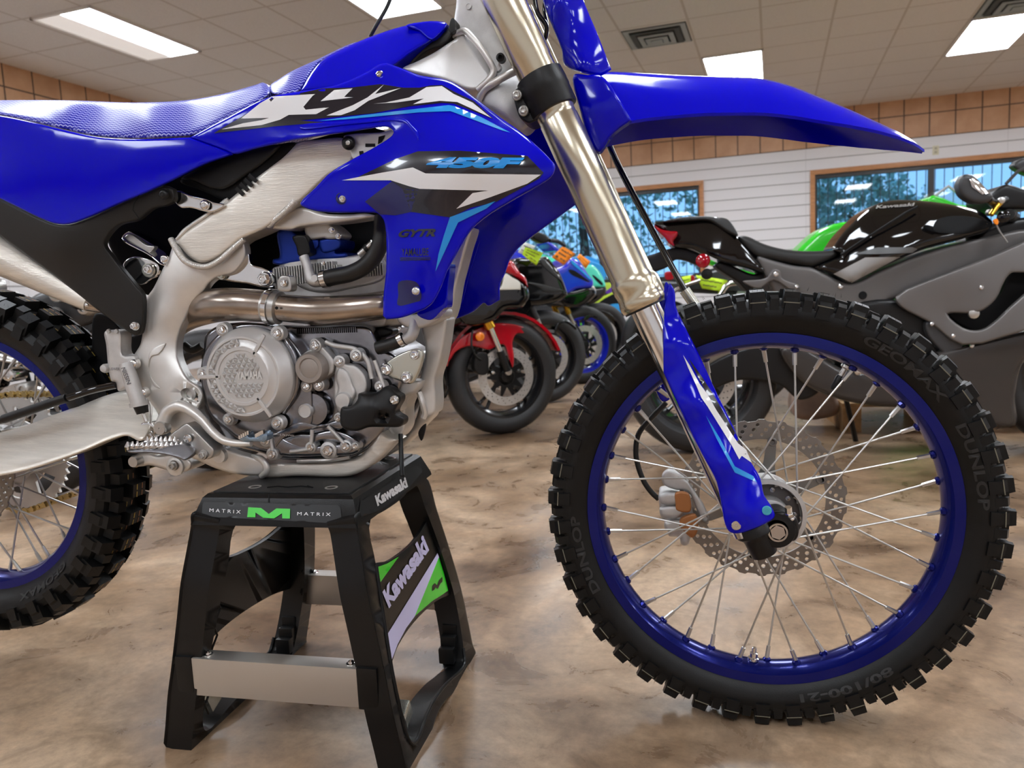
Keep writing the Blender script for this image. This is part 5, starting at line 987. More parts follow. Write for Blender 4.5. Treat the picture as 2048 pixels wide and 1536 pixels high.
# crossbars with sockets and screws
for s, nm in ((-1, 'front'), (1, 'rear')):
    y = s * .183; zc = .124; a_, b_ = -.147, .135
    g_box(G(), sp3((a_ + b_) / 2, y, zc), b_ - a_, .032, .062, ax=(SX, SY, Zv), bev=.0012).build('crossbar', mat('crossbar_aluminium', (.55, .52, .48), .38, .8) if s < 0 else bpy.data.materials['crossbar_aluminium'], ST)
    for x0, x1 in ((-.176, a_), (b_, .168)): g_box(G(), sp3((x0 + x1) / 2, y, zc), x1 - x0, .034, .066, ax=(SX, SY, Zv), bev=.002).build('bar_socket', SB, ST)
    for x in (a_ + .02, b_ - .015): g_lathe(G(), sp3(x, y, zc + .031), Zv, [(.008, 0), (.008, .001), (.005, .0015), (.0045, .004), (.002, .006), (.0001, .006)], 16).build('screw', CHROME, ST)
# moulded steps on the inner side of the feet and lattice ribs on the legs
for sx in (-1, 1):
    for y, z in ((.12, .035), (.135, .052), (.15, .07), (.16, .088)): g_box(G(), sp3(sx * (XB - .038), y, z - .01), .03, .018, .03, ax=(SX, SY, Zv), bev=.003).build('foot_step', SB, ST)
    g_box(G(), sp3(sx * (XB - .035), -.125, .045), .02, .03, .03, ax=(SX, norm(SY + Zv * .4), norm(Zv - SY * .4)), bev=.002).build('latch', ZINC, ST)
    for sy in (-1, 1):
        g = G()
        for k in range(7):
            z0, z1 = .35 - k * .045, .35 - (k + 1) * .045
            def lp(z, d): f = 1 - z / .366; return sp3(sx * (XT + (XB - XT) * f - .0445), sy * (.150 + .022 * f + d), z)
            g_tube(g, [lp(z0, -.016), lp(z1, .012)], .0018, n=5); g_tube(g, [lp(z0, .012), lp(z1, -.016)], .0018, n=5)
        g.build('leg_lattice', SB, ST)
# ================================================================== motorcycles in the background
def slabm(name, fr, pts, lat, th, m, parent, bev=0):
    g = slab2(G(), fr.o * [1, 1, 0] + fr.L * lat, fr.F, Zv, fr.L, pts, [], th); o = g.build(name, m, parent, smooth=False)
    if bev:
        bm = bmesh.new(); bm.from_mesh(o.data); bmesh.ops.dissolve_limit(bm, angle_limit=.02, verts=bm.verts, edges=bm.edges); bmesh.ops.bevel(bm, geom=[e for e in bm.edges if len(e.link_faces) == 2 and e.calc_face_angle(0) > .6], offset=bev, segments=3, affect='EDGES'); bm.to_mesh(o.data); bm.free(); o.data.shade_smooth(); o.data.set_sharp_from_angle(angle=math.radians(30))
    return o
def road_wheel(root, C, fr, R, hw, rimmat, disc=True, ns=10, name='front_wheel', sides=(-1,)):
    w = bpy.data.objects.new(name, None); link(w, root); w.matrix_parent_inverse = Matrix.Translation(-Vector(root['_loc'])); k = R / .3
    ri = .215 * (1 if R < .31 else 1.0); P_ = [(ri, -hw * .78), (ri + .02, -hw), (R - .045, -hw), (R - .018, -hw * .8), (R - .004, -hw * .4), (R, 0), (R - .004, hw * .4), (R - .018, hw * .8), (R - .045, hw), (ri + .02, hw), (ri, hw * .78)]
    g = g_lathe(G(), C, fr.L, P_ + [(ri - .01, 0)], 80, closed=True)
    for j in range(26):
        a = 2 * PI * j / 26
        for s in (-1, 1):
            V = []
            for u in range(5): f = u / 4; r_ = R - .002 - .014 * f ** 2 - .004 * f; aa = a + .10 * f + s * .03; V += [pol(C, fr, r_ + .0025, aa, s * hw * (.2 + .62 * f)), pol(C, fr, r_ + .0025, aa + .012, s * hw * (.2 + .62 * f))]
            g.add(V, [(2 * u, 2 * u + 1, 2 * u + 3, 2 * u + 2) for u in range(4)])
    g.build('tire', RUBS, w)
    lathe('rim', C, fr.L, [(ri + .006, -hw * .8), (ri + .006, -hw * .74), (ri - .012, -hw * .6), (ri - .018, 0), (ri - .012, hw * .6), (ri + .006, hw * .74), (ri + .006, hw * .8), (ri - .010, hw * .78), (ri - .03, hw * .3), (ri - .03, -hw * .3), (ri - .010, -hw * .78)], rimmat, w, n=64, closed=True)
    for j in range(ns // 2):
        for d in (-.13, .13):
            a = 2 * PI * j / (ns // 2) + .3; A = pol(C, fr, .03, a - d * 2, 0); B = pol(C, fr, ri - .02, a + d, 0); g_tube(G(), [A, (A + B) / 2, B], [.012, .008, .010], n=8).build('spoke', rimmat, w)
    lathe('hub', C, fr.L, [(.02, -.07), (.028, -.068), (.03, -.05), (.05, -.04), (.05, .04), (.03, .05), (.02, .07)], BLACK_M, w)
    if disc:
        for s in sides:
            out = circ2(0, 0, .149, 60); hs = [circ2(0, 0, .105, 60)] + [circ2(r * math.cos(2 * PI * (q + o) / 24), r * math.sin(2 * PI * (q + o) / 24), .0032, 7) for r, o in ((.114, 0), (.125, .33), (.137, .66)) for q in range(24)]
            slab2(G(), C + fr.L * (s * .062), fr.F, Zv, fr.L, out, hs, .005).build('brake_disc', DISCB, w, smooth=False)
            out = []
            for q in range(10):
                a = 2 * PI * q / 10
                for u, r in ((-.28, .058), (-.05, .104), (.05, .104), (.28, .058)): out.append((r * math.cos(a + u), r * math.sin(a + u)))
            slab2(G(), C + fr.L * (s * .062 - (.002 if s < 0 else -.002)), fr.F, Zv, fr.L, out, [circ2(0, 0, .045, 24)], .004).build('disc_carrier', BLACK_M, w, smooth=False)
            for q in range(5): a = 2 * PI * q / 5 + .3; g_lathe(G(), pol(C, fr, .075, a, s * .066), -fr.L, [(.008, -.004), (.007, .004), (.0001, .004)], 10).build('disc_bolt', CHROME, w)
    return w
DISCB = mat('bright_disc_steel', (.62, .6, .57), .35, .7)
RIMK = mat('black_rim', (.008, .008, .009), .25, 0, .4); RIMB = mat('blue_painted_rim', (.01, .02, .5), .2, 0, .8); TEAL = mat('teal_paint', (.08, .72, .5), .2, 0, .8); BLUEP = mat('blue_paint', (.006, .02, .55), .18, 0, .9)
PURP = mat('purple_paint', (.09, .01, .32), .3, 0, .5); LIME = mat('lime_graphic', (.6, .8, .06), .4); SKYB = mat('sky_blue_plastic', (.01, .32, .75), .3, 0, .4); CREAM = mat('pearl_white_paint', (.72, .7, .62), .3, 0, .6); GREY_D = mat('dark_grey_plastic', (.035, .035, .037), .4)
TAGY = mat('fluorescent_yellow_card', (.62, .9, .03), .7); TAGO = mat('fluorescent_orange_card', (1., .28, .01), .7); PAPER = mat('white_paper', (.8, .8, .78), .7); INK = mat('marker_ink', (.03, .03, .03), .6)
def rest_of_bike(root, fr, body, k=1.38):
    """rear half, hidden behind the blue bike: rear wheel, swingarm, engine, seat, tank"""
    C = fr.o * [1, 1, 0] - fr.F * k + Zv * .31
    road_wheel(root, C, fr, .31, .08, RIMK, False, name='rear_wheel')
    slabm('swingarm', fr, [(-k, .28), (-k + .05, .25), (-.85, .33), (-.82, .40), (-.9, .44), (-k, .34)], -.11, .22, GREY_D, root, .008)
    slabm('engine_block', fr, [(-.92, .22), (-.6, .18), (-.36, .25), (-.33, .42), (-.42, .62), (-.75, .64), (-.9, .5)], -.15, .3, GREY_D, root, .03)
    slabm('fuel_tank', fr, [(-.95, .78), (-.85, .98), (-.62, 1.06), (-.4, .98), (-.36, .8), (-.5, .68), (-.85, .68)], -.13, .26, body, root, .05)
    slabm('seat', fr, [(-1.6, .98), (-1.55, 1.02), (-1.2, .9), (-.95, .84), (-.93, .78), (-1.2, .8), (-1.5, .92)], -.11, .22, CHAR, root, .02)
    slabm('tail_cowl', fr, [(-1.65, .98), (-1.5, .9), (-1.2, .78), (-.9, .7), (-.9, .62), (-1.2, .68), (-1.6, .9)], -.09, .18, body, root, .02)
def fp_(name, pts, fr, lat, th, m, root, edge=.02, **k): return plate(name, pts, lat, th, m, root, fr=fr, edge=edge, gs=k.pop('gs', 12), **k)
def ticket(pts, fr, lat, m, lab, cat, group, lines):
    """hand-written card: m colour, lines of writing"""
    o = decal('price_card', pts, 0., m, None, fr=fr, off=-lat); LATS[o.name] = lambda X: np.full(len(X), lat); tag(o, lab, cat, group)
    bm = bmesh.new(); bm.from_mesh(o.data); r = bmesh.ops.extrude_face_region(bm, geom=bm.faces[:]); bmesh.ops.translate(bm, verts=[v for v in r['geom'] if isinstance(v, bmesh.types.BMVert)], vec=Vector(fr.L * .0015)); bmesh.ops.recalc_face_normals(bm, faces=bm.faces); bm.to_mesh(o.data); bm.free()
    a, b, c, d = [np.array(q[:2]) for q in pts[:4]] if len(pts) == 4 else [np.array(q[:2]) for q in lines.pop(0)]
    for i, tx in enumerate(lines):
        f = (i + 1) / (len(lines) + .6); lo = a + (d - a) * f; hi = b + (c - b) * f; x = hi - lo
        text_px('handwriting', tx, lo + x * .12, lo + x * (.88 if i % 2 == 0 else .7), lo + x * .12 - (d - a) * .13, o, INK, o, fr=fr, bold=.02, off=.002)
    return o
HR = math.radians(35); GS = 'sport bikes parked in a row behind'
def wheel_c(fr, R=.3): return fr.o * [1, 1, 0] + Zv * R
# 1: red
f1 = Fr((-1.02, 2.56, 0), HR); b1 = tag(empty('sport_bike', f1.o), 'red and black sport bike with white side panel and gold forks, nearest of the row', 'motorcycle', GS)
road_wheel(b1, wheel_c(f1), f1, .3, .06, RIMK)
fp_('front_fender', ZB((155, 1000), (190, 900), (270, 810), (400, 745), (480, 722), (620, 728), (730, 765), (812, 838), (760, 815), (700, 795), (640, 795), (612, 850), (622, 960), (612, 1030), (585, 960), (550, 870), (500, 880), (450, 905), (380, 890), (330, 880), (280, 885), (215, 920), (180, 970)), f1, [(900, 720, -.09), (960, 660, -.085), (1010, 650, -.07), (1082, 680, -.05), (1025, 730, -.09)], .02, RED, b1, edge=.006)
slabm('fender_crown', f1, [(.33 * math.cos(a), .3 + .325 * math.sin(a)) for a in np.linspace(.35, 2.9, 16)] + [(.315 * math.cos(a), .3 + .31 * math.sin(a)) for a in np.linspace(2.9, .35, 16)], -.06, .12, RED, b1)
def fork(fr, root, a, m, b, c, r1, r2, r3, mu, lat=-.10):
    for L in (lat, -lat):
        A, M_, B, C_ = (fr.P(*q, lat) - fr.L * lat + fr.L * L for q in (a, m, b, c)); k = pm(*m, lat, fr)
        tube('fork_upper', [A, M_], r1 / k, mu, root); tube('fork_lower', [M_, B], r2 / k, CHROME, root); tube('fork_foot', [B, C_], r3 / k, BLACK_M, root)
fork(f1, b1, (952, 600), (981, 656), (1000, 702), (1015, 742), 11, 6, 8, GOLD)
fp_('brake_caliper', ZB((350, 960), (370, 925), (430, 930), (445, 1000), (430, 1075), (380, 1080), (345, 1040)), f1, -.12, .05, BLACK_M, b1, edge=.006, gs=6); mlathe('axle_nut', (1016, 743), -.10, [(8, 0), (7, .01), (4, .012), (.01, .012)], STEEL, b1, fr=f1); mlathe('side_reflector', (960, 673), -.12, [(9.5, -.004), (9, .004), (6, .008), (.01, .009)], AMBER, b1, fr=f1)
fp_('front_cowl', [(930, 470), (985, 500), (1001, 503), (1013, 520), (1024, 522), (1040, 545), (1051, 555), (1056, 574, 1), (1040, 560), (1010, 547), (985, 540), (930, 520)], f1, -.18, .3, RED, b1, edge=.03)
fp_('side_fairing', [(920, 545), (1000, 535), (1020, 540), (1043, 558), (1055, 575), (1058, 594), (1053, 604), (1042, 616), (1010, 620), (990, 640), (930, 650), (905, 600)], f1, -.17, .3, BLACK_G, b1, edge=.03); fp_('white_panel', [(960, 575), (1001, 576), (1011, 548), (1025, 555), (1040, 565), (1041, 579, 1), (1000, 580), (960, 582)], f1, -.185, .02, CREAM, b1, edge=.004); fp_('lower_fairing', [(850, 700), (870, 650), (930, 620), (960, 630), (900, 660), (888, 700), (895, 790), (880, 800), (850, 780)], f1, -.15, .3, BLACK_G, b1, edge=.03)
tube('brake_hose', path(f1, [(945, 660, -.11), (943, 690, -.13), (952, 712, -.13), (962, 720, -.12)]), .005, BLACK, b1, sm=4, n=8)
rest_of_bike(b1, f1, RED)
# 2: black
f2 = Fr((-.99, 3.62, 0), HR); b2 = tag(empty('sport_bike', f2.o), 'black sport bike with plain silver fork, second in the row behind the red one', 'motorcycle', GS)
road_wheel(b2, wheel_c(f2), f2, .3, .06, RIMK)
fork(f2, b2, ZR((370, 1030))[0], ZR((440, 1170))[0], ZR((540, 1400))[0], (1104, 705), 6, 5, 6, GREY_D); mlathe('side_reflector', ZR((358, 1252))[0], -.12, [(7, -.004), (6.6, .004), (.01, .008)], AMBER, b2, fr=f2)
fp_('front_cowl', ZR((160, 470), (330, 450), (500, 440), (540, 430), (620, 510), (700, 620), (750, 730), (795, 880), (760, 920), (700, 960), (560, 1000), (300, 1020), (150, 1000), (100, 800)), f2, -.17, .32, BLACK_G, b2, edge=.035); fp_('cowl_stripe', ZR((500, 450), (580, 530), (680, 650), (745, 730), (640, 660), (480, 500)), f2, -.176, .02, GREY_D, b2, edge=.004, gs=8); fp_('cowl_stripe', ZR((330, 740), (470, 755), (640, 800), (740, 830), (700, 850), (520, 850), (460, 800)), f2, -.176, .02, mat('satin_black', (.02, .02, .02), .3), b2, edge=.004, gs=8)
fp_('front_fender', ZR((640, 1330), (660, 1250), (700, 1195), (780, 1180), (860, 1220), (905, 1270), (900, 1300), (800, 1240), (720, 1240), (680, 1290), (655, 1400)), f2, -.06, .12, BLACK_G, b2, edge=.01)
slabm('lower_fairing', f2, [(-.35, .35), (-.1, .62), (-.12, .75), (-.5, .72), (-.85, .4), (-.7, .2)], -.17, .34, BLACK_G, b2, .04)
for q, d in ((.0, -.3), (.0, .3)):
    pass
fp_('mirror', ZR((385, 190), (400, 155), (440, 140), (500, 155), (560, 190), (592, 235), (560, 262), (500, 272), (440, 250), (395, 220)), f2, -.38, .05, BLACK, b2, edge=.012, gs=6); tube('mirror_stalk', path(f2, [ZR((580, 240))[0] + (-.36,), ZR((680, 250))[0] + (-.3,), ZR((760, 300))[0] + (-.2,)]), .012, BLACK, b2)
rest_of_bike(b2, f2, BLACK_G)
# 3: blue
f3 = Fr((-.87, 4.65, 0), HR); b3 = tag(empty('sport_bike', f3.o), 'blue sport bike with blue wheel rim and gold fork, third in the row', 'motorcycle', GS)
road_wheel(b3, wheel_c(f3), f3, .3, .06, RIMB)
fork(f3, b3, ZR((745, 940))[0], ZR((815, 1110))[0], ZR((880, 1235))[0], ZR((990, 1420))[0], 5.5, 3.5, 5, GOLD)
fp_('front_cowl', ZR((600, 600), (690, 570), (770, 530), (850, 455), (950, 510), (1040, 640), (1100, 720), (1090, 790), (900, 825), (800, 875), (700, 870)), f3, -.17, .32, BLUEP, b3, edge=.03); fp_('lower_fairing', ZR((700, 880), (900, 826), (1090, 790), (1135, 870), (1090, 930), (1000, 1000), (880, 1040), (740, 1000)), f3, -.165, .31, BLACK_G, b3, edge=.03)
fp_('air_intake', ZR((810, 590), (860, 590), (1000, 680), (1060, 735), (940, 690), (840, 640)), f3, -.175, .02, SMOKE, b3, edge=.003, gs=8); fp_('cyan_stripe', ZR((850, 480), (960, 580), (1060, 680), (1080, 720), (960, 610), (840, 500)), f3, -.176, .01, CYAN, b3, edge=.002, gs=8); fp_('headlight', ZR((1085, 800), (1105, 780), (1135, 850), (1120, 890), (1095, 860)), f3, -.10, .2, CREAM, b3, edge=.006, gs=6)
fp_('windscreen_cowl', ZR((555, 265), (600, 270), (680, 330), (700, 360), (660, 365), (600, 320)), f3, -.1, .2, BLUEP, b3, edge=.01, gs=6); fp_('front_fender', ZR((985, 1180), (1020, 1120), (1090, 1110), (1180, 1150), (1290, 1250), (1180, 1180), (1090, 1150), (1010, 1190)), f3, -.06, .12, BLACK_G, b3, edge=.01, gs=8); mlathe('fork_bolt', ZR((950, 1230))[0], -.12, [(3, 0), (2.5, .01), (.01, .01)], CHROME, b3, fr=f3)
rest_of_bike(b3, f3, BLUEP)
# 4: teal
f4 = Fr((-.84, 5.72, 0), HR); b4 = tag(empty('sport_bike', f4.o), 'teal green sport bike nose showing beyond the blue one, fourth in the row', 'motorcycle', GS)
road_wheel(b4, wheel_c(f4), f4, .3, .06, RIMK); fp_('front_cowl', ZR((980, 560), (1080, 530), (1160, 590), (1230, 710), (1245, 790), (1130, 800), (1040, 800)), f4, -.17, .32, TEAL, b4, edge=.03, gs=8); fp_('lower_fairing', ZR((1040, 800), (1130, 800), (1245, 790), (1250, 860), (1150, 960), (1040, 1000)), f4, -.165, .31, BLACK_G, b4, edge=.03); fp_('air_intake', ZR((1090, 650), (1120, 660), (1220, 760), (1200, 770)), f4, -.175, .01, SMOKE, b4, edge=.002, gs=6)
fp_('front_fender', ZR((1000, 1060), (1120, 1045), (1230, 1065), (1330, 1120), (1380, 1200), (1300, 1140), (1200, 1095), (1100, 1085)), f4, -.06, .12, BLACK_G, b4, edge=.01, gs=8); fork(f4, b4, ZR((940, 1000))[0], ZR((970, 1060))[0], ZR((990, 1130))[0], ZR((1050, 1300))[0], 4, 3, 4, GREY_D); rest_of_bike(b4, f4, TEAL)
# 5: trail bike in yellow, purple and sky blue
f5 = Fr((-.55, 6.6, 0), HR); b5 = tag(empty('trail_bike', f5.o), 'trail bike in sky blue with lime and purple stripes, far end of the row', 'motorcycle', 'trail bikes at the far end of the row')
road_wheel(b5, wheel_c(f5, .33), f5, .33, .045, RIMK); fp_('tank_shroud', ZR((1060, 1040), (1180, 960), (1300, 880), (1400, 820), (1480, 830), (1480, 1010), (1400, 1080), (1290, 1100), (1200, 1060)), f5, -.17, .3, SMOKE, b5, edge=.02, gs=8)
fp_('lime_stripe', ZR((1015, 1036), (1110, 960), (1240, 895), (1355, 840), (1420, 830), (1240, 925), (1120, 1010), (1060, 1042)), f5, -.18, .01, LIME, b5, edge=.002, gs=8); fp_('purple_stripe', ZR((1240, 860), (1350, 780), (1420, 770), (1400, 820), (1300, 870)), f5, -.178, .01, PURP, b5, edge=.002, gs=8); fp_('blue_panel', ZR((1075, 1038), (1170, 985), (1180, 1000), (1120, 1042)), f5, -.178, .01, SKYB, b5, edge=.002, gs=6); fp_('blue_panel', ZR((1230, 1070), (1290, 1010), (1360, 990), (1440, 1000), (1440, 1100), (1300, 1105)), f5, -.178, .01, SKYB, b5, edge=.002, gs=8); fp_('headlight_mask', ZR((1240, 750), (1320, 745), (1330, 760), (1240, 860), (1230, 800)), f5, -.1, .2, LIME, b5, edge=.006, gs=6); mlathe('side_reflector', ZR((1397, 1125))[0], -.12, [(5, -.004), (4.6, .004), (.01, .008)], AMBER, b5, fr=f5); rest_of_bike(b5, f5, SKYB)
# hand-written cards (numbers only as far as they can be read)
ticket(ZR((300, 320), (510, 385), (430, 537), (262, 408)), f2, -.24, TAGY, 'fluorescent yellow handwritten card on the black sport bike', 'price card', None, ['sale', '~~~~', '$ 99'])
tag(ticket(ZR((290, 258), (420, 310), (330, 430), (212, 380)), f2, -.20, PAPER, 'white paper card behind the yellow card on the black sport bike', 'price card', None, ['~~~', '~~~~']))
ticket(ZR((740, 308), (895, 398), (750, 533), (612, 440)), f3, -.24, TAGO, 'larger orange handwritten card on the blue sport bike', 'price card', None, ['sale', '~~~~', '$ 99'])
ticket(ZR((940, 398), (1068, 490), (1012, 578), (908, 440)), f4, -.24, TAGO, 'smaller orange handwritten card on the teal sport bike', 'price card', None, ['~~~', '$ 99'])
# ------------------------------------------------------------------ big black bike on the right
fk_ = Fr((-.085, 2.087, 0), .03); bk = tag(empty('sport_bike', fk_.o), 'large black and charcoal sport bike seen side on behind the front wheel', 'motorcycle')
CB = fk_.P(1397, 757, 0); road_wheel(bk, np.array([CB[0], CB[1], .318]), fk_, .318, .095, RIMK, name='rear_wheel'); FW_ = fk_.o + fk_.F * 1.47; road_wheel(bk, np.array([FW_[0], FW_[1], .3]), fk_, .3, .06, RIMK)
L1 = -.16
tl = fp_('tail_cowl', ZT((335, 320), (430, 302), (600, 268), (900, 262), (985, 275), (1060, 340), (1150, 460), (1210, 520), (1310, 640), (1420, 785), (1380, 802), (1200, 755), (1000, 700), (860, 640), (700, 570), (520, 550), (500, 500), (400, 385), (338, 345)), fk_, [(1310, 445, -.05), (1450, 440, -.10), (1530, 540, -.14), (1350, 490, -.08), (1430, 500, -.12)], .2, BLACK_G, bk, edge=.02)
fp_('pillion_pad', ZT((420, 308), (600, 266), (880, 258), (960, 275), (985, 268), (1060, 293), (1152, 448), (1090, 430), (960, 350), (870, 300), (620, 304)), fk_, [(1330, 440, -.10), (1420, 436, -.115), (1475, 470, -.14)], .22, CHAR, bk, edge=.01, gs=8)
fp_('tail_light', ZT((332, 344), (400, 382), (480, 400), (560, 408), (556, 450), (520, 500), (530, 545), (480, 525), (430, 460), (350, 385)), fk_, -.125, .2, REDL, bk, edge=.01, gs=8)
fp_('seat', ZT((1155, 458), (1230, 450), (1400, 525), (1600, 578), (1800, 596), (2048, 590)) + ZK((200, 878), (238, 905), (215, 945), (0, 1038)) + ZT((1870, 748), (1650, 712), (1500, 682), (1320, 642)), fk_, [(1480, 480, -.12), (1620, 500, -.13), (1660, 515, -.12), (1560, 525, -.14)], .26, CHAR, bk, edge=.02)
fp_('frame_spar', [(1515, 513), (1548, 521), (1588, 531), (1626, 536), (1700, 566), (1760, 540), (1850, 505), (1990, 470), (2060, 462), (2070, 500), (1900, 555), (1793, 597), (1775, 604), (1790, 650), (1720, 690), (1640, 650), (1560, 600), (1530, 550)], fk_, -.135, .27, mat('charcoal_satin_paint', (.12, .112, .108), .38, .3), bk, edge=.015)
tk = fp_('fuel_tank', ZK((180, 885), (230, 780), (350, 640), (500, 500), (640, 420), (760, 395), (900, 390), (1100, 402), (1300, 428), (1500, 463), (1640, 510), (1700, 560), (1742, 610), (1700, 690), (1500, 755), (1300, 810), (1050, 880), (800, 985), (560, 1100), (350, 1202), (160, 1110), (0, 1048), (60, 1015), (200, 960), (250, 930)), fk_, [(1665, 500, -.13), (1770, 405, -.07), (1850, 402, -.08), (1960, 430, -.13), (1985, 450, -.15), (1850, 500, -.17), (1700, 560, -.165), (1640, 535, -.15), (1760, 470, -.16), (1850, 440, -.14)], .2, BLACK_G, bk, edge=.03)
tube('tank_seam', [fk_.P(*ZK((x, y))[0], l) for x, y, l in ((265, 925, -.165), (450, 800, -.172), (700, 640, -.172), (900, 510, -.150), (1010, 455, -.125))], .005, SMOKE, bk, n=6)
GREYG = mat('grey_graphic', (.12, .13, .135), .3, 0, .3); SILG = mat('silver_grey_graphic', (.3, .29, .28), .35, .3)
decal('tank_graphic', ZK((385, 918), (620, 852), (960, 850), (1010, 868), (960, 905), (600, 918)), tk, GREYG, tk, fr=fk_, off=.003); decal('tank_graphic', ZK((190, 1112), (500, 950), (842, 945), (368, 1197)), tk, SILG, tk, fr=fk_, off=.003)
text_px('tank_letters', 'Kawasaki', ZK((600, 475))[0], ZK((972, 448))[0], ZK((615, 440))[0], tk, SILG, tk, fr=fk_, bold=.04, off=.004)
fp_('air_intake', ZK((1165, 690), (1185, 600), (1260, 560), (1450, 545), (1650, 580), (1730, 620), (1700, 660), (1600, 690), (1480, 720), (1350, 720)), fk_, lambda X: LATS[tk.name](X) - .002, .004, SMOKE, bk, edge=.002, gs=8)
CHP = mat('charcoal_metallic_paint', (.15, .14, .135), .38, .4)
fp_('side_fairing', [(1792, 594), (1895, 547), (1977, 515), (2048, 484), (2130, 455), (2130, 545), (2025, 545), (2010, 560), (1990, 600), (1955, 625), (1895, 628), (1925, 655), (1950, 661), (1975, 655), (2048, 590), (2130, 540), (2130, 650), (2048, 662), (1925, 690), (1860, 645), (1800, 612)], fk_, [(1792, 594, -.19), (2130, 455, -.2), (1900, 630, -.2), (2050, 650, -.24), (1940, 560, -.22), (1925, 690, -.21)], .02, CHP, bk, edge=.008, sm=3)
fp_('lower_fairing', [(1560, 700), (1600, 690), (1700, 742), (1800, 720), (1926, 691), (2048, 662), (2130, 640), (2130, 700), (2050, 720), (2030, 790), (2030, 851), (1960, 848), (1830, 818), (1750, 812), (1690, 802), (1640, 785), (1600, 762)], fk_, -.19, .38, mat('charcoal_gloss_fairing', (.03, .026, .024), .25, .2, .4), bk, edge=.02)
fp_('engine_case', [(1690, 620), (1800, 600), (1880, 650), (1925, 690), (1935, 720), (1880, 760), (1760, 760), (1680, 720)], fk_, -.15, .3, BLACK_M, bk, edge=.02); fp_('engine_cover', ZK2((1090, 220), (1180, 210), (1420, 360), (1450, 460), (1400, 560), (1340, 580), (1200, 460), (1100, 330)), fk_, -.185, .04, GREY_D, bk, edge=.01, gs=8)
fp_('radiator_duct', [(1895, 628), (1990, 600), (2025, 545), (2130, 545), (2130, 545), (2048, 600), (1975, 660), (1940, 660)], fk_, -.14, .2, SMOKE, bk, edge=.01)
fp_('hugger', [(1400, 722), (1430, 703), (1480, 700), (1500, 715), (1523, 748), (1500, 753), (1440, 744), (1415, 748)], fk_, -.10, .2, mat('hugger_satin', (.2, .16, .12), .3, .3), bk, edge=.01, gs=8); fp_('swingarm', [(1380, 770), (1395, 745), (1480, 700), (1560, 690), (1640, 720), (1640, 780), (1600, 800), (1560, 770), (1480, 760), (1400, 785)], fk_, -.135, .05, BLACK_M, bk, edge=.01)  # hugger's brown carries the floor's reflection in its colour
fp_('tail_hanger', ZT((930, 740), (980, 700), (1100, 740), (1300, 820), (1460, 790), (1560, 900), (1380, 905), (1250, 990), (1150, 900)), fk_, -.08, .16, BLACK, bk, edge=.01); fp_('plate_holder', ZT((200, 680), (340, 620), (560, 560), (760, 610), (850, 680), (800, 740), (640, 690), (540, 680), (480, 740), (300, 800), (240, 760)), fk_, -.03, .06, BLACK, bk, edge=.008)
fp_('hanger_arm', ZT((1200, 890), (1420, 860), (1500, 770), (1560, 790), (1580, 860), (1760, 940), (1700, 990), (1500, 880), (1350, 960)), fk_, -.15, .02, CHP, bk, edge=.005, gs=8)
c = fk_.P(1405, 521.5, -.16); lathe('side_reflector', c, norm([-.5, -1, .1]), [(.028, -.012), (.028, .002), (.02, .007), (.0001, .009)], REDL, bk); mlathe('reflector_bracket', (1414, 548), -.13, [(11, -.02), (11, 0), (.01, .004)], BLACK, bk, fr=fk_); mlathe('rubber_plug', (1726, 590.5), -.138, [(8, -.002), (7, .003), (.01, .003)], SMOKE, bk, fr=fk_)
for x, y, l, r in ((1552, 548, -.17, 5), (1594, 573, -.17, 4), (1681, 573, -.137, 5), (1963, 575, -.225, 4.5), (1948, 627, -.21, 10), (1944, 692, -.2, 4), (1864, 648, -.2, 4), (1907, 672, -.2, 4), (1678, 769, -.2, 4), (1716, 743, -.2, 7)): mlathe('fairing_bolt', (x, y), l, [(r, -.01), (r, .003), (r * .6, .006), (.01, .006)], CHROME if r < 9 else STEEL, bk, fr=fk_, n=16)
mr = fp_('mirror', ZK((1405, 270), (1415, 200), (1450, 150), (1500, 138), (1560, 160), (1680, 280), (1742, 350), (1700, 412), (1560, 420), (1440, 350)), fk_, -.33, .05, GREY_D, bk, edge=.015, gs=7); decal('mirror_glass', ZK((1518, 190), (1560, 166), (1715, 325), (1640, 335), (1540, 262)), mr, CHROME, mr, fr=fk_, off=.003)
tube('mirror_stalk', [fk_.P(1976, 398, -.3), fk_.P(1990, 410, -.22), fk_.P(2010, 400, -.15)], .014, BLACK, bk)
fp_('mirror', ZK((1935, 60), (1975, 10), (2060, -20), (2150, 0), (2150, 160), (2040, 130)), fk_, .26, .05, GREY_D, bk, edge=.015, gs=7); fp_('dash_cowl', ZK((1712, 365), (1860, 240), (2048, 285), (2150, 300), (2150, 470), (1960, 480), (1850, 490), (1780, 470)), fk_, -.12, .24, BLACK, bk, edge=.015)
tube('screen_edge', [fk_.P(*ZK((x, y))[0], -.1) for x, y in ((1870, 235), (1990, 108), (2110, 60))], .006, GREY_D, bk, n=6)
lathe('handlebar_grip', fk_.P(2020, 430, -.2), norm(fk_.L * -1 + fk_.F * -.5), [(.02, -.16), (.021, -.0), (.019, .0), (.019, .04)], HOSE, bk); lathe('bar_end', fk_.P(2008, 434, -.26), norm(fk_.L * -1 + fk_.F * -.5), [(.021, 0), (.021, .02), (.012, .026), (.0001, .026)], BLACK_G, bk)
tube('brake_lever', [fk_.P(2003, 403, -.25), fk_.P(1992, 415, -.26), fk_.P(1982, 430, -.27)], .009, GOLD, bk); mlathe('lever_ball', (2003, 401), -.26, [(7, -.005), (6, .006), (.01, .01)], STEEL, bk, fr=fk_); mlathe('brake_reservoir', (1980, 425), -.2, [(7, -.01), (6, .01), (.01, .01)], STEEL, bk, fr=fk_, n=16)
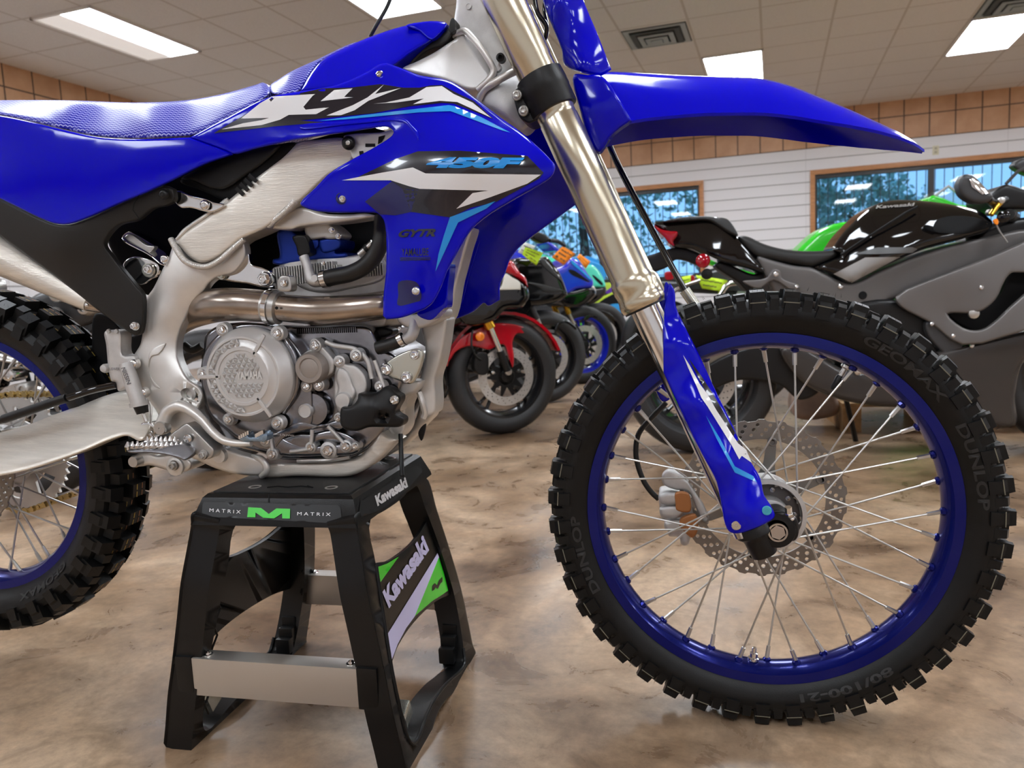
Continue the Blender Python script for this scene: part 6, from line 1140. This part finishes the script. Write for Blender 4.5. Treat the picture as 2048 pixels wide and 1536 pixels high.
fp_('orange_tape', ZK((1752, 590), (1780, 570), (1800, 600), (1790, 632), (1765, 615)), fk_, -.28, .01, TAGO, bk, edge=.001, gs=5)
stube('cable', [(1990, 440, -.2), (1998, 460, -.2), (2015, 485, -.2)], 1.5, STEEL, bk, fr=fk_, n=6); fp_('steering_head', ZK((1680, 660), (1760, 620), (2048, 560), (2150, 560), (2150, 780), (2000, 800), (1640, 900), (1560, 800)), fk_, -.11, .22, BLACK_M, bk, edge=.02)
stube('side_stand', [(1690, 790, .05), (1702, 840, .12), (1713, 888, .2)], 5, BLACK, bk, fr=fk_, sm=0, n=8)
# green bike behind the black one
fg = Fr((.2, 3.3, 0), .03); bg_ = tag(empty('sport_bike', fg.o), 'bright green sport bike half hidden behind the large black one', 'motorcycle')
road_wheel(bg_, fg.o + Zv * .318, fg, .318, .09, RIMK, name='rear_wheel'); q = fg.o + fg.F * 1.42; road_wheel(bg_, q + Zv * .3, fg, .3, .06, RIMK)
fp_('fuel_tank', [(1596, 500), (1612, 484), (1640, 460), (1675, 446), (1700, 444), (1760, 450), (1800, 480), (1790, 520), (1700, 530), (1610, 525), (1590, 510)], fg, -.14, .28, GREEN, bg_, edge=.04); fp_('nose_cowl', ZK((1118, 372), (1170, 345), (1400, 430), (1560, 465), (1700, 700), (1300, 720), (1120, 500)), fg, -.14, .28, GREEN, bg_, edge=.02); SCR = mat('clear_screen_edge', (.5, .55, .58), .2, .2)
scr = bpy.data.materials.new('clear_screen'); scr.use_nodes = True; t = scr.node_tree; t.nodes.remove(t.nodes['Principled BSDF']); tr = t.nodes.new('ShaderNodeBsdfTransparent'); gl = t.nodes.new('ShaderNodeBsdfGlossy'); gl.inputs[1].default_value = .05; mx = t.nodes.new('ShaderNodeMixShader'); mx.inputs[0].default_value = .12; tr.inputs[0].default_value = (.85, .9, .92, 1); t.links.new(tr.outputs[0], mx.inputs[1]); t.links.new(gl.outputs[0], mx.inputs[2]); t.links.new(mx.outputs[0], t.nodes['Material Output'].inputs[0])
fp_('windscreen', ZK((1180, 350), (1310, 255), (1430, 345), (1570, 465), (1420, 432), (1280, 385)), fg, -.12, .24, scr, bg_, edge=.003, sm=0); tube('screen_trim', [fg.P(*ZK((x, y))[0], -.122) for x, y in ((1180, 350), (1310, 255), (1430, 345), (1570, 465))], .008, SCR, bg_, n=6)
slabm('swingarm', fg, [(-.05, .3), (0, .26), (.55, .36), (.55, .46), (0, .36)], -.12, .24, GREY_D, bg_, .01); slabm('engine_block', fg, [(.5, .25), (.95, .2), (1.1, .35), (1.1, .7), (.55, .72)], -.17, .34, GREY_D, bg_, .03); slabm('side_fairing', fg, [(.7, .2), (1.05, .18), (1.2, .5), (1.35, .8), (.95, .85), (.75, .6)], -.2, .4, GREEN, bg_, .03); slabm('tail_cowl', fg, [(-.25, .86), (.1, .72), (.5, .7), (.5, .8), (.1, .84)], -.1, .2, GREEN, bg_, .02)
# bike further back whose lime cards show under the black tail
fl = Fr((-.25, 4.6, 0), .03); bl = tag(empty('standard_bike', fl.o), 'dark bike with red trim seen under the tail of the large black one', 'motorcycle'); road_wheel(bl, fl.o + Zv * .31, fl, .31, .08, RIMK, name='rear_wheel'); road_wheel(bl, fl.o + fl.F * 1.4 + Zv * .3, fl, .3, .06, RIMK)
slabm('engine_block', fl, [(.4, .25), (.95, .22), (1.05, .6), (.5, .66)], -.15, .3, STEEL, bl, .03); slabm('swingarm', fl, [(-.05, .32), (0, .27), (.45, .38), (.45, .45), (0, .36)], -.12, .24, GREY_D, bl, .01); slabm('body', fl, [(-.3, .8), (0, .68), (.6, .62), (1.1, .7), (1.0, .88), (.5, .86), (.1, .76)], -.12, .24, GREY_D, bl, .03)
for x, y in ((1338, 552), (1380, 560)): fp_('red_trim', [(x - 8, y - 7), (x + 8, y - 8), (x + 8, y + 6), (x - 6, y + 7)], fl, -.2, .03, RED, bl, edge=.004, gs=5)
stube('chrome_tube', [(1330, 600, -.2), (1360, 575, -.2), (1400, 560, -.2)], 4, CHROME, bl, fr=fl); stube('chrome_tube', [(1440, 590, -.2), (1455, 570, -.2), (1475, 565, -.2)], 6, CHROME, bl, fr=fl)
ticket(ZT((740, 830), (1050, 880), (1000, 990), (800, 960)), fl, -.155, TAGY, 'lime yellow handwritten card seen under the black tail, beside the fork', 'price card', None, ['~~~~', '~~~'])
ticket(ZT((590, 850), (690, 830), (690, 900), (610, 920)), fl, -.205, TAGY, 'small lime card just right of the black rod', 'price card', None, ['~~'])
# parked bikes at the far left, seen past the rear wheel
fz = Fr((-3.9, 1.15, 0), .1); bz = tag(empty('cruiser_bike', fz.o), 'dark cruiser with chrome engine, seen above and through the rear wheel', 'motorcycle'); road_wheel(bz, fz.o + Zv * .31, fz, .31, .08, RIMK, name='rear_wheel'); road_wheel(bz, fz.o + fz.F * 1.3 + Zv * .31, fz, .31, .06, RIMK)
fp_('seat', [(60, 600), (100, 580), (160, 585), (200, 605), (190, 640), (120, 660), (70, 640)], fz, -.13, .26, GREY_D, bz, edge=.03); fp_('fender', [(95, 600), (130, 592), (185, 625), (200, 660), (160, 690), (120, 650)], fz, -.1, .2, BLACK_G, bz, edge=.02); slabm('frame_body', fz, [(.1, .55), (.5, .35), (1.1, .4), (1.2, .8), (.9, .92), (.4, .7)], -.1, .2, SMOKE, bz, .03)
rz = random.Random(3)
for k in range(34):
    x, y = rz.uniform(-30, 175), rz.choice([rz.uniform(565, 640), rz.uniform(690, 850)]); r = rz.uniform(7, 20); mlathe('engine_cover', (x, y), -.16 - rz.uniform(0, .05), [(r, -.06), (r, 0), (r * .8, .01), (r * .5, .012), (r * .45, .004), (.01, .004)], rz.choice([CHROME, CAST, STEEL, BLACK_G]), bz, fr=fz, n=14)
for k in range(12):
    x, y = rz.uniform(-20, 150), rz.uniform(700, 850); stube('chrome_tube', [(x, y, -.17), (x + rz.uniform(-40, 40), y + rz.uniform(-20, 20), -.18), (x + rz.uniform(-60, 60), y + rz.uniform(-30, 30), -.17)], rz.uniform(3, 7), rz.choice([CHROME, STEEL, GREY_D]), bz, fr=fz, n=8)
# wooden pallet and wrapped crate on the floor beyond
WOOD = mat('pallet_wood', (.42, .24, .1), .6, bump=.2, bscale=30, var=.3, vscale=20); pl = tag(empty('wooden_pallet', (1.03, 2.75, 0)), 'low wooden pallet on the floor under the large black bike', 'pallet')
for k in range(5): boxx('deck_board', (1.03, 2.55 + .1 * k, .125), (.86, .08, .018), WOOD, pl)
for dx in (-.39, 0, .39): boxx('bearer', (1.03 + dx, 2.75, .058), (.08, .5, .115), WOOD, pl)
bxm = mat('brown_wrapped_paper', (.34, .24, .19), .6, bump=.6, bscale=9, var=.3, vscale=9); tag(plate('wrapped_bundle', [(1588, 830), (1590, 790), (1610, 778), (1650, 772), (1672, 790), (1676, 825), (1640, 838), (1600, 838)], -.1, .2, bxm, None, fr=Fr((.2, 2.62, 0), 0), edge=.03, gs=6), 'brown wrapped bundle on the floor left of the pallet', 'bundle')
